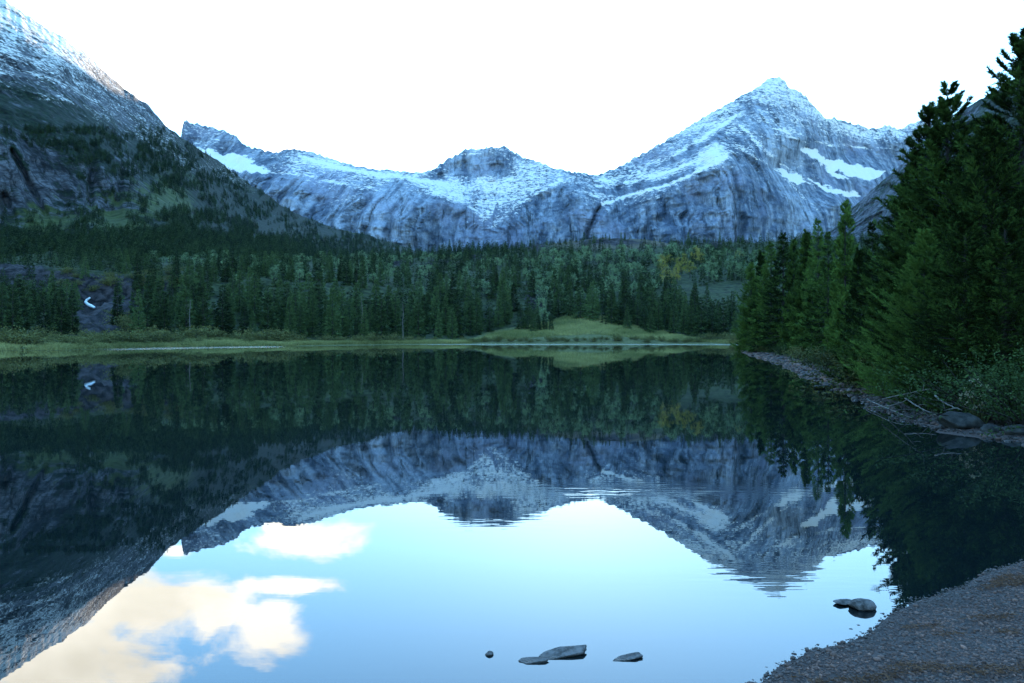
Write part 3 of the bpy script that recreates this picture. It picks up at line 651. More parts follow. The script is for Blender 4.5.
def conifer(seed, H, Rm, whorls, per, twigs, leaves, ll, lw, skirt=0.04, limbs=False, power=0.85, droop=0.35, up=0.35, gappy=0.15, lean=0.0, twig_len=0.42, pine=False):
    """Crown (blades + tint) and trunk of one conifer standing at the origin."""
    rng = np.random.default_rng(seed)
    hs = np.linspace(skirt, 0.962 if pine else 0.985, whorls) ** (1.0 if pine else 0.92)
    bz, br, ba = [], [], []
    for k, h in enumerate(hs):
        n = max(3, int(per * (0.55 + 0.6 * (1 - h)) + 0.5))
        for j in range(n):
            if rng.random() < gappy * (0.4 + h * 0.2): continue
            bz.append(h + rng.normal() * 0.35 / whorls); ba.append(2 * np.pi * (j + rng.random() * 0.9) / n + k * 2.4)
            env = (1 - h) ** power * (0.55 + 0.45 * min(1, (h - skirt) / 0.12 + 0.35))
            br.append(Rm * (env + (0.018 if pine else 0.035)) * rng.uniform(0.62, 1.12))
    bz = np.clip(np.array(bz), 0.01, 0.995); br = np.array(br); ba = np.array(ba) + 0
    # the crown's own lopsidedness
    br = br * (1 + 0.22 * np.cos(ba - rng.uniform(0, 6.28)) + 0.18 * fbm(np.cos(ba) * 1.5 + 5, np.sin(ba) * 1.5, bz * 6, seed, 2))
    nb = len(bz); hdir = np.stack([np.cos(ba), np.sin(ba), 0 * ba], -1)
    slope = ((0.75 * sstep(0.78, 1.0, bz) if pine else 0) + up * (bz - 0.35) * 1.9 + rng.normal(size=nb) * 0.10)
    curl = (droop if not pine else -0.28) * (1 - bz * 0.6)
    def spine(s):   # (nb, k) -> (nb,k,3)
        r = br[:, None] * s
        z = bz[:, None] * H + r * slope[:, None] - curl[:, None] * br[:, None] * s ** 2 * 0.55 + 0.18 * br[:, None] * s ** 3 * (1 if not pine else 1.3)
        return np.stack([hdir[:, None, 0] * r, hdir[:, None, 1] * r, z], -1)
    # twigs along each branch
    s = np.sqrt(np.linspace(0.04 if not limbs else 0.10, 1.0, twigs))[None] + rng.normal(size=(nb, twigs)) * 0.03; s = np.clip(s, 0.03, 1.02)
    tb = spine(s); tdir0 = unit(spine(s + 0.03) - tb)
    lat = np.stack([-hdir[:, 1], hdir[:, 0], 0 * ba], -1)[:, None] * np.where(np.arange(twigs) % 2, 1, -1)[None, :, None]
    tl = twig_len * br[:, None] * (1.08 - s) ** 0.7 * rng.uniform(0.6, 1.2, s.shape) + ll * 0.5
    td = unit(tdir0 * 0.85 + lat * rng.uniform(0.3, 1.1, s.shape)[..., None] + np.array([0, 0, 1]) * rng.normal(0.10 if pine else 0.02, 0.25, s.shape)[..., None])
    # leaves along each twig
    k = leaves
    q = ((np.arange(k) + 0.6) / k)[None, None] * np.ones(s.shape + (1,)) + rng.normal(size=s.shape + (k,)) * 0.08
    lb = tb[:, :, None] + td[:, :, None] * (q * tl[..., None])[..., None]
    rnd = rng.normal(size=lb.shape) ; rnd = unit(rnd)
    ld = unit(td[:, :, None] * 0.9 + rnd * (0.75 if pine else 0.55) + np.array([0, 0, 0.22 if pine else -0.05]))
    n = nb * twigs * k
    lb = lb.reshape(-1, 3); ld = ld.reshape(-1, 3)
    # a leaf's tint: each clump its own tone, paler towards twig and branch ends
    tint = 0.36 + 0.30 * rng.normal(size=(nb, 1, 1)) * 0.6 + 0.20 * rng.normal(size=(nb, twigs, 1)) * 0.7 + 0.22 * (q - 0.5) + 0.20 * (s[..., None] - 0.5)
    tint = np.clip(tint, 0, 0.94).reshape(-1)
    fz = np.repeat(1.12 - (0.28 if pine else 0.62) * bz, twigs * k)
    tri = blades(lb, ld, ll * fz * rng.uniform(0.7, 1.3, n), lw * fz * rng.uniform(0.7, 1.3, n), rng)
    # leader
    m = max(6, leaves * (6 if limbs else 3)); lz = H * rng.uniform(0.90 if limbs else 0.93, 1.0, m)
    lead = blades(np.stack([0 * lz, 0 * lz, lz], -1), unit(np.stack([rng.normal(size=m) * .45, rng.normal(size=m) * .45, np.ones(m)], -1)), np.full(m, ll * 0.6), np.full(m, lw * 0.5), rng)
    tri = np.concatenate([tri, lead]); tint = np.concatenate([tint, np.full(m, 0.45)])
    V = tri.reshape(-1, 3)
    if lean: V = V + np.array([lean, 0, 0]) * (V[:, 2:3] / H) ** 1.6 * H
    Fc = np.arange(len(V)).reshape(-1, 3)
    # trunk with limbs
    zz = np.linspace(-0.3, H * 0.97, 9); 
    tp = [tube(np.stack([lean * np.clip(zz / H, 0, 1) ** 1.6 * H, 0 * zz, zz], -1), np.interp(zz, [-0.3, 0.3, H], [H * 0.021, H * 0.015, H * 0.002]), 7 if limbs else 5)]
    if limbs:
        for i in range(nb):
            ss = np.linspace(0, 0.92, 5)[None]
            pt = spine_one(spine, i, ss)
            if lean: pt = pt + np.array([lean, 0, 0]) * (np.clip(pt[:, 2:3], 0, None) / H) ** 1.6 * H
            tp.append(tube(pt, np.array([1, .75, .5, .3, .12]) * (0.012 + 0.011 * br[i]), 3))
    tv, tf = join(tp)
    return V, Fc, np.repeat(tint, 3), tv, tf

def spine_one(spine, i, ss):
    nb_full = spine(np.broadcast_to(ss, (1, ss.shape[1])) * 1.0)
    return nb_full[i]

def broadleaf(seed, H, Rm, clumps, leaves, size, low=0.25, yellow=False, tall=1.0):
    rng = np.random.default_rng(seed)
    ph = rng.uniform(0, 2 * np.pi, clumps); ct = rng.uniform(-0.75, 1, clumps); st = np.sqrt(1 - ct ** 2); rr = rng.uniform(0.45, 1.0, clumps) ** 0.6
    lob = 1 + 0.25 * fbm(np.cos(ph) * st * 1.4, np.sin(ph) * st * 1.4, ct * 1.4, seed, 2)
    C = np.stack([np.cos(ph) * st * Rm * rr * lob, np.sin(ph) * st * Rm * rr * lob, H * (low + (1 - low) * (0.5 + 0.46 * ct * rr * lob))], -1)
    cr = Rm * rng.uniform(0.20, 0.40, clumps)
    off = rng.normal(size=(clumps, leaves, 3)) * 0.55 * cr[:, None, None] * np.array([1, 1, 0.8])
    B = (C[:, None] + off).reshape(-1, 3); B[:, 2] = np.clip(B[:, 2], 0.02, None)
    d = unit(rng.normal(size=B.shape) + np.array([0, 0, -0.25]))
    n = len(B)
    V = blades(B, d, size * rng.uniform(0.7, 1.3, n), size * 0.75 * rng.uniform(0.7, 1.2, n), rng, quad=True).reshape(-1, 3)
    tint = np.clip(0.45 + 0.22 * rng.normal(size=(clumps, 1)) + 0.14 * rng.normal(size=(clumps, leaves)), 0, 0.94).reshape(-1)
    Fc = np.arange(len(V)).reshape(-1, 4)
    zz = np.linspace(-0.2, H * 0.8, 6)
    wob = rng.normal(size=2) * 0.04 * H
    tp = [tube(np.stack([wob[0] * (zz / H) ** 2, wob[1] * (zz / H) ** 2, zz], -1), np.interp(zz, [-0.2, H], [H * 0.018, H * 0.004]), 5)]
    for i in range(0, clumps, max(1, clumps // 9)):
        z0 = H * rng.uniform(low * 0.7, 0.6); a = np.array([0, 0, z0])
        tp.append(tube(np.stack([a, a * 0.5 + C[i] * 0.5 + np.array([0, 0, 0.05 * H]), C[i]]), [H * 0.009, H * 0.006, H * 0.002], 4))
    tv, tf = join(tp)
    return V, Fc, np.repeat(tint, 4), tv, tf

def bush(seed, H, Rm, stems, leaves, size, spread=0.7):
    """Many stems fanning from the base, leaves along each."""
    rng = np.random.default_rng(seed)
    a = rng.uniform(0, 2 * np.pi, stems); lean = np.abs(rng.normal(0, spread, stems)); L = H * rng.uniform(0.6, 1.1, stems) / np.maximum(np.cos(np.clip(lean, 0, 1.2)), 0.55)
    root = np.stack([np.cos(a), np.sin(a), 0 * a], -1) * (Rm * 0.35 * rng.random((stems, 1)))
    d0 = np.stack([np.cos(a) * np.sin(lean), np.sin(a) * np.sin(lean), np.cos(lean)], -1)
    q = rng.uniform(0.12, 1.0, (stems, leaves)) ** 0.8
    pt = root[:, None] + d0[:, None] * (q * L[:, None])[..., None] - np.array([0, 0, 1]) * (q ** 2 * L[:, None] * 0.18 * lean[:, None])[..., None]
    pt = pt + rng.normal(size=pt.shape) * size * 0.6
    pt[..., 2] = np.maximum(pt[..., 2], 0.02)
    d = unit(d0[:, None] * 0.5 + rng.normal(size=pt.shape))
    n = stems * leaves
    V = blades(pt.reshape(-1, 3), d.reshape(-1, 3), size * rng.uniform(0.7, 1.4, n), size * 0.6 * rng.uniform(0.7, 1.3, n), rng, quad=True).reshape(-1, 3)
    tint = np.clip(0.4 + 0.2 * rng.normal(size=(stems, 1)) + 0.15 * rng.normal(size=(stems, leaves)) + 0.2 * (q - 0.5), 0, 0.94).reshape(-1)
    tp = []
    for i in range(0, stems, 2):
        k = np.linspace(0, 0.85, 4)[:, None]
        tp.append(tube(root[i] + d0[i] * k * L[i] - np.array([0, 0, 1]) * k ** 2 * L[i] * 0.18 * lean[i] - np.array([0, 0, 0.1]) * (k == 0), [0.012 * H, 0.009 * H, .006 * H, .002 * H], 3))
    tv, tf = join(tp)
    return V, np.arange(len(V)).reshape(-1, 4), np.repeat(tint, 4), tv, tf

def plant_meshes(kind, shape, mat, bark='bark'):
    V, Fc, ti, tv, tf = shape
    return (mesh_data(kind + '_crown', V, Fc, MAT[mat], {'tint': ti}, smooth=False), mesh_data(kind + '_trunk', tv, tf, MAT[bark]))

def plant(name, meshes, loc, rz, sc, label, cat, group, crown='crown', trunk='trunk', tilt=(0, 0)):
    o = bpy.data.objects.new(name, None); COL.objects.link(o); o.empty_display_size = 0.3
    o.location = loc; o.rotation_euler = (tilt[0], tilt[1], rz); o.scale = sc if isinstance(sc, tuple) else (sc, sc, sc)
    tag(o, label, cat, group)
    link(trunk, meshes[1], o); link(crown, meshes[0], o)
    return o

# ------------------------------------------------------------------ the far woods
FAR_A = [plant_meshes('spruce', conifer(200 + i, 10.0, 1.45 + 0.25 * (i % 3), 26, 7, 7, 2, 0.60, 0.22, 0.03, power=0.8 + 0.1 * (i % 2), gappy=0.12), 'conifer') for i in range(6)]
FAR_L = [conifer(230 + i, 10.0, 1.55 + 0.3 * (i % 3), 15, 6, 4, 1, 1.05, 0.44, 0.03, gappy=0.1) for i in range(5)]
ASPEN = [plant_meshes('aspen', broadleaf(260 + i, 9.0, 2.0 + 0.35 * (i % 3), 34, 22, 0.42, 0.18), 'leaf') for i in range(5)]
ASPEN_Y = [plant_meshes('aspen_gold', broadleaf(270 + i, 9.0, 2.5, 34, 22, 0.42, 0.18), 'yellow') for i in range(2)]
rng = np.random.default_rng(5)
SEEN_P = []          # accepted positions for spacing
def scatter(n, px0, px1, d0, d1, keep, mind):
    """Random (px, D) with uniform density on the ground, filtered and spaced."""
    D = np.sqrt(rng.uniform(0, 1, n) * (d1 ** 2 - d0 ** 2) + d0 ** 2); px = rng.uniform(px0, px1, n)
    z = land_z(px, D); py = HY - (z - EYE) / D * F
    k = rng.random(n) < keep(px, py, D)
    px, D, z, py = px[k], D[k], z[k], py[k]
    X = (px - CX) / F * D; cell = {}; ok = []
    for i in range(len(px)):
        key = (int(X[i] // mind), int(D[i] // mind)); bad = False
        for a in (-1, 0, 1):
            for b in (-1, 0, 1):
                for j in cell.get((key[0] + a, key[1] + b), ()):
                    if (X[i] - X[j]) ** 2 + (D[i] - D[j]) ** 2 < mind ** 2: bad = True; break
                if bad: break
            if bad: break
        if not bad: cell.setdefault(key, []).append(i); ok.append(i)
    return np.stack([px[ok], D[ok], z[ok], py[ok]], 1)

GAP = [(66, 302), (75, 285), (135, 285), (140, 300), (128, 336), (76, 336)]
OUTC = [(-60, 266), (30, 267), (70, 274), (110, 279), (178, 278), (186, 284), (150, 290), (60, 290), (-60, 290)]
def keep_con(px, py, D):
    s = D - SHORE_F(px)
    k = np.where(s > 15, 1.0, 0.0)
    k = k * (1 - 0.86 * poly_mask(px, py, GAP, 3)) * (1 - 0.90 * poly_mask(px, py, OUTC, 3))
    mead = poly_mask(px, py, [(300, 350), (300, 341), (470, 340), (492, 332), (522, 327), (560, 321), (592, 321), (616, 327), (640, 333), (690, 337), (735, 339), (790, 352)], 2)
    k = k * (1 - mead)
    k = k * np.where((px < 300) & (s < 26), 0, 1) * np.where((px > 80) & (px < 108) & (D < 262), 0, 1)
    top = sstep(252, 240, py) * sstep(480, 530, px)
    k = k * (1 - 0.90 * sstep(0.2, 0.9, np.exp(-((px - 600) / 120) ** 2 - ((py - 243) / 10) ** 2)))
    nz = fbm((px - CX) / F * D / 24, D / 24, 0, 301, 3)
    lo = np.interp(px, [-300, 60, 150, 200, 500, 560, 1000], [.9, .9, .5, .30, .30, .55, .9]) * np.clip(0.65 + 1.6 * nz, 0.0, 1.3)      # open slope behind the shore wood
    crest = sstep(264, 258, py) * (1 - sstep(505, 540, px)) * sstep(330, 380, px) * np.clip(0.9 + 0.9 * nz, 0.1, 1)
    dark = np.exp(-((px - 255) / 45) ** 2 - ((py - 274) / 6) ** 2)
    k = k * np.where(s < 62, 1, np.clip(np.maximum(lo, np.maximum(crest, dark)), 0, 1))
    # scrubby middle slope with more broadleaf
    return k
T = scatter(26000, -330, 1250, 120, 640, keep_con, 3.4)
# clumps on the meadow
cl = np.array([(p, d_) for p, d_ in ((527, 262), (533, 255), (539, 258), (545, 262), (551, 260), (537, 266), (521, 268), (612, 290), (620, 285), (626, 289), (606, 292), (634, 288), (655, 276), (668, 268), (684, 262), (700, 262), (712, 258), (578, 300), (566, 302), (588, 304))])
T = np.concatenate([T, np.stack([cl[:, 0], cl[:, 1], land_z(cl[:, 0], cl[:, 1]), 330 + 0 * cl[:, 0]], 1)])
SKY_T = [(578, 5), (586, 6), (592, 7), (600, 6.5), (606, 6), (612, 7), (618, 6), (624, 5), (652, 3.5), (664, 3), (690, 8.5), (716, 6), (722, 7), (728, 6.5), (735, 5), (744, 9), (752, 6), (508, 5), (520, 6), (530, 7), (533, 7.5), (546, 5), (556, 4), (565, 4),
         (396, 7), (408, 10), (415, 6), (422, 9), (429, 6), (436, 8.5), (447, 11.5), (456, 9.5), (461, 7), (466, 8), (474, 10), (480, 10), (485, 8), (491, 8), (499, 6), (640, 3)]
SKY_T = [(p + rng.uniform(-4, 4), h * rng.uniform(0.55, 1.2)) for p, h in SKY_T]
cl2 = np.array([(p, float(np.interp(p, kx, d5)) + rng.uniform(-30, 3)) for p, _ in SKY_T])
T = np.concatenate([T, np.stack([cl2[:, 0], cl2[:, 1], land_z(cl2[:, 0], cl2[:, 1]), 240 + 0 * cl2[:, 0]], 1)])
hgt = rng.uniform(0.66, 1.14, len(T)) * np.interp(T[:, 1] - SHORE_F(T[:, 0]), [15, 60, 130, 300, 500], [10.8, 12.2, 9.0, 7.2, 6.6])
hgt *= np.interp(T[:, 0], [-300, 60, 110, 180, 300, 500, 760], [0.78, 0.80, 0.85, 0.95, 1.12, 1.02, 1.0]) * np.where(rng.random(len(T)) < 0.15, 0.6, 1.0)
hgt *= 1 - 0.30 * sstep(0.2, 0.9, np.exp(-((T[:, 0] - 600) / 130) ** 2 - ((T[:, 3] - 243) / 10) ** 2))
hgt[-len(SKY_T):] = [h for _, h in SKY_T]
hgt[-len(cl) - len(SKY_T):-len(SKY_T)] = rng.uniform(5, 9, len(cl))
# how large each shows: height in pixels, only where something nearer does not stand in front
sizepx = hgt / T[:, 1] * F
vis = np.ones(len(T)) ; top_y = T[:, 3] - sizepx
order = np.argsort(T[:, 1]); sky_line = np.full(1800, 999.0)
show = np.zeros(len(T))
for i in order:
    c0 = int(T[i, 0]) + 400
    if 0 <= c0 < 1800:
        show[i] = max(0, min(sky_line[c0], T[i, 3]) - top_y[i]) if -5 <= T[i, 0] <= 775 else 0
        wpx = max(1, int(0.10 * sizepx[i]))
        sky_line[max(0, c0 - wpx):c0 + wpx + 1] = np.minimum(sky_line[max(0, c0 - wpx):c0 + wpx + 1], top_y[i] + 0.25 * sizepx[i])
score = show * sizepx
score[-len(cl) - len(SKY_T):] += 900
pick = set(np.argsort(-score)[:270].tolist())
def zone_con(px, py, D, h):
    s = D - SHORE_F(px)
    if py > 322 and 470 < px < 740: return ('small spruce standing in the pale meadow on the far shore', 'spruces on the far meadow')
    size = 'tall' if h > 13 else ('short' if h < 9.5 else 'middling')
    if px < 75: return (f'{size} dark spruce at the left frame edge behind the shore willows', f'{size} spruces at the left edge')
    if px < 135: return (f'{size} dark spruce beside the waterfall gap in the left shore wood', f'{size} spruces by the waterfall')
    if px < 300: return (f'{size} dark spruce in the left shore wood right of the waterfall gap', f'{size} spruces right of the waterfall')
    if s < 80 and px < 400: return (f'{size} dark spruce in the dense shore wood left of the meadow, far from it', f'{size} spruces of the dense shore wood')
    if s < 80 and px < 510: return (f'{size} dark spruce in the shore wood next to the meadow edge', f'{size} spruces next to the meadow')
    if py < 250: return (f'{size} dark spruce on the hill crest below the snowy range', f'{size} spruces on the hill crest')
    if px < 510: return (f'{size} dark spruce on the wooded slope above the dense shore wood', f'{size} spruces above the shore wood')
    return (f'{size} dark spruce on the wooded slope above the meadow', f'{size} spruces above the meadow')
rest_V, rest_T = [], []
for i in range(len(T)):
    px, D, z, py = T[i]; X = (px - CX) / F * D; h = hgt[i]; rz = rng.uniform(0, 6.28); wd = rng.uniform(0.82, 1.2)
    if i in pick:
        lab, grp = zone_con(px, py, D, h)
        plant('spruce_tree', FAR_A[rng.integers(6)], (X, D, z - 0.1), rz, (h / 10 * wd, h / 10 * wd, h / 10), lab, 'tree', grp)
    else:
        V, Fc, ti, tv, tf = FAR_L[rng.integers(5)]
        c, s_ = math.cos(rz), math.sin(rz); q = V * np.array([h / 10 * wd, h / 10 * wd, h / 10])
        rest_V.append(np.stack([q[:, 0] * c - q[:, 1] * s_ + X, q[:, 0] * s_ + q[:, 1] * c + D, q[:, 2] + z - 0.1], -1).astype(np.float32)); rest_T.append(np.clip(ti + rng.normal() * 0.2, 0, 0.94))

# small trees and scrub on the flank of the left mountain (its own surface is found by ray)
bpy.context.view_layer.update()
dg = bpy.context.evaluated_depsgraph_get()
mobj = bpy.data.objects['rocky_mountainside'].evaluated_get(dg)
nm = 30000
mx_ = rng.uniform(-60, 400, nm); my_ = rng.uniform(128, 262, nm)
vden = rbf(LVEG)
dn = np.clip(vden(mx_, my_) - 0.40, 0, 1) * 3.0 * np.clip(np.interp(mx_, [110, 200, 330, 390], [0.62, 0.60, 0.75, 0.8]) + 1.1 * fbm(mx_ / 12, my_ / 6, 0, 311, 3), 0, 1)
dn = np.where(my_ > 238, 1.0, dn) * (1 - sstep(0.55, 0.85, rbf(LGRASS)(mx_, my_)))
from mathutils import Vector
o_ = Vector((0, 0, EYE))
for i in np.nonzero(rng.random(nm) < dn)[0]:
    dvec = Vector(((mx_[i] - CX) / F, 1.0, (HY - my_[i]) / F)).normalized()
    hit, loc, nrm, _ = mobj.ray_cast(o_, dvec)
    if not hit: continue
    lz_ = float(land_z(mx_[i], loc.y)[0])
    if lz_ > loc.z + 1: continue
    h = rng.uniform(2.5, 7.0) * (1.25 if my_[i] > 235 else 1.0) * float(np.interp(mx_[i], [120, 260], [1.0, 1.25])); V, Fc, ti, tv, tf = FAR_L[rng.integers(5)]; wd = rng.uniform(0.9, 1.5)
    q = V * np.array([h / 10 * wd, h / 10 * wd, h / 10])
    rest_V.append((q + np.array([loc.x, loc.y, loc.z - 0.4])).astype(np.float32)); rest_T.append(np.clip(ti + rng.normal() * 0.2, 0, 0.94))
RV = np.concatenate(rest_V); RT = np.concatenate(rest_T)
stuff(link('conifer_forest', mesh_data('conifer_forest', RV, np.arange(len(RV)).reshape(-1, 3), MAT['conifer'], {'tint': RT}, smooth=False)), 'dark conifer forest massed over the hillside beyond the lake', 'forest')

# broadleaf trees on the hillside
def keep_asp(px, py, D):
    s = D - SHORE_F(px)
    k = 1.1 * np.exp(-((px - 640) / 120) ** 2 - ((py - 276) / 22) ** 2) + 0.8 * np.exp(-((px - 420) / 90) ** 2 - ((py - 275) / 11) ** 2) + 0.6 * np.exp(-((px - 300) / 60) ** 2 - ((py - 272) / 9) ** 2) + 0.4 * np.exp(-((px - 185) / 30) ** 2 - ((py - 262) / 8) ** 2) + 0.3 * np.exp(-((px - 560) / 80) ** 2 - ((py - 300) / 18) ** 2)
    return np.where((s > 40) & (py > 259), k, 0) * np.clip(0.6 + 1.1 * fbm((px - CX) / F * D / 22, D / 22, 0, 331, 3), 0, 1)
A = scatter(9000, 150, 770, 240, 560, keep_asp, 5.5)
A = A[rng.permutation(len(A))][:295]
for px, D, z, py in A:
    X = (px - CX) / F * D; h = rng.uniform(5.5, 10.5) * (1.0 if px > 520 else 0.68); gold = (abs(px - 680) < 20 and abs(py - 276) < 12) or rng.random() < 0.02
    sz = 'large' if h > 8.0 else ('small' if h < 5.5 else 'medium')
    zone = 'above the meadow' if px > 540 and D < 400 else ('high on the hill under the pointed peak' if px > 540 else ('above the dense shore wood' if px > 330 else 'below the left mountainside'))
    lab = f'{sz} rounded {"yellowing" if gold else "pale green"} aspen among spruces {zone}'
    plant('aspen_tree', (ASPEN_Y if gold else ASPEN)[rng.integers(2 if gold else 5)], (X, D, z - 0.1), rng.uniform(0, 6.28), (h / 9 * rng.uniform(.85, 1.2),) * 2 + (h / 9,), lab, 'tree', f'{sz} {"yellowing" if gold else "pale green"} aspens {zone}')

# willow bushes and grass along the far shore
WIL = [plant_meshes('willow', bush(290 + i, 2.2, 1.8, 46, 26, 0.20, 0.65), 'willow') for i in range(4)]
W_ = []
for px in np.concatenate([np.arange(-20, 300, 3.8), np.arange(300, 480, 9.0), np.arange(480, 745, 7.5)]):
    p = px + rng.uniform(-3, 3); s = rng.uniform(3.5, 9 if p > 300 else 22); h = rng.uniform(0.45, 1.0) * (1.0 if rng.random() < 0.7 else 1.7) * (1.0 if p < 300 else 0.8)
    W_.append((p, SHORE_F(p) + s, h))
for p, D, h in W_:
    z = float(land_z(p, D)[0]); X = (p - CX) / F * D
    zone = 'along the left shore' if p < 300 else ('under the dense shore wood' if p < 480 else 'along the foot of the meadow')
    tall = 'tall' if h > 1.25 else 'low'
    plant('willow_bush', WIL[rng.integers(4)], (X, D, z - 0.05), rng.uniform(0, 6.28), (h * 1.25, h * 1.25, h * 0.9), f'{tall} yellow green willow bush {zone}', 'bush', f'{tall} willow bushes {zone}', 'foliage', 'stem')

def grass_patch(n, pts, hmin, hmax, wd, seed):
    r = np.random.default_rng(seed)
    d = unit(np.stack([r.normal(size=n) * 0.35, r.normal(size=n) * 0.35, np.ones(n)], -1))
    return blades(pts, d, r.uniform(hmin, hmax, n), np.full(n, wd), r)
n = 180000
gp = np.concatenate([rng.uniform(-40, 300, n // 2), rng.uniform(300, 760, n // 2)])
gs = np.concatenate([rng.uniform(0.3, 24, n // 2), rng.uniform(0.3, 1, n // 2) ** 1.0 * np.interp(gp[n // 2:], [300, 470, 500, 590, 700, 760], [5, 6, 38, 62, 14, 6])])
gD = SHORE_F(gp) + gs; gz = land_z(gp, gD)
G = grass_patch(n, np.stack([(gp - CX) / F * gD, gD, gz - 0.03], -1), 0.35, 0.95, 0.16, 3)
gt = np.clip(0.45 + 0.35 * fbm((gp - CX) / F * gD / 9, gD / 9, 0, 341, 3) + rng.normal(size=n) * 0.15, 0, 0.94)
stuff(link('meadow_grass', mesh_data('meadow_grass', G.reshape(-1, 3), np.arange(3 * n).reshape(-1, 3), MAT['grass'], {'tint': np.repeat(gt, 3)}, smooth=False)), 'pale autumn grass and sedge covering the far shore', 'grass')

# waterfall in the rock gap
fx = [(93.0, 299.0), (89.5, 301.2), (88.6, 303.5), (91.0, 305.5), (94.5, 307.6), (98.0, 309.2)]
fpts = []
for x, y in fx:
    dv = Vector(((x - CX) / F, 1.0, (HY - y) / F)).normalized()
    hit, loc, nrm, _ = bpy.data.objects['hillside'].evaluated_get(dg).ray_cast(o_, dv)
    fpts.append(np.array(loc) + np.array([0, -1.6, 0.35]) if hit else np.array(to_world(x, y, 255.0)))
fv, ff = tube(np.array(fpts), [0.25, 0.40, 0.45, 0.40, 0.42, 0.22], 8)
fv = fv + 0.06 * np.random.default_rng(1).normal(size=fv.shape)
tag(link('waterfall', mesh_data('waterfall', fv, ff, MAT['fall'])), 'thin white waterfall in the dark rock gap of the left shore wood', 'waterfall')

for k in range(34):
    p = rng.uniform(62, 180); py_ = rng.uniform(272, 334) if p < 136 else rng.uniform(272, 288)
    if 82 < p < 104 and py_ > 296: continue
    dv = Vector(((p - CX) / F, 1.0, (HY - py_) / F)).normalized()
    hit, loc, nrm, _ = bpy.data.objects['hillside'].evaluated_get(dg).ray_cast(o_, dv)
    if not hit: continue
    sc = rng.uniform(0.7, 1.7)
    plant('scrub_bush', WIL[rng.integers(4)], (loc.x, loc.y, loc.z - 0.1), rng.uniform(0, 6.28), (sc * 1.3, sc * 1.3, sc), 'scrubby bush clinging to the dark rock step around the waterfall', 'bush', 'bushes on the rock step', 'foliage', 'stem')

# dead grey snags among the shore trees
SNAG = None
for k, (px, D, h) in enumerate(((190, 186, 9.0), (362, 222, 12.5), (403, 229, 11.0), (205, 190, 8.0))):
    r = np.random.default_rng(500 + k); z = float(land_z(px, D)[0])
    zz = np.linspace(-0.2, h, 8); tv, tf = tube(np.stack([0.02 * zz * np.sin(zz), 0 * zz, zz], -1), np.interp(zz, [0, h], [0.17, 0.03]), 6)
    root = bpy.data.objects.new('dead_tree', None); COL.objects.link(root); root.location = ((px - CX) / F * D, D, z)
    tag(root, ['bare grey dead tree right of the waterfall gap, the taller of two', 'tallest bare grey dead trunk in the dense shore wood', 'bare grey dead trunk nearer the meadow in the shore wood', 'bare grey dead tree right of the waterfall gap, the shorter of two'][k], 'dead tree')
    link('trunk', mesh_data('snag_trunk', tv, tf, MAT['dead']), root)
    br = [tube(np.array([(0, 0, q), (0.5 * math.cos(a), 0.5 * math.sin(a), q - 0.05), (1.0 * math.cos(a), 1.0 * math.sin(a), q - 0.3)]) , [0.04, 0.03, 0.012], 4) for q, a in zip(np.linspace(h * 0.3, h * 0.95, 16), r.uniform(0, 6.28, 16))]
    bv, bf = join(br); link('branches', mesh_data('snag_branches', bv, bf, MAT['dead']), root)
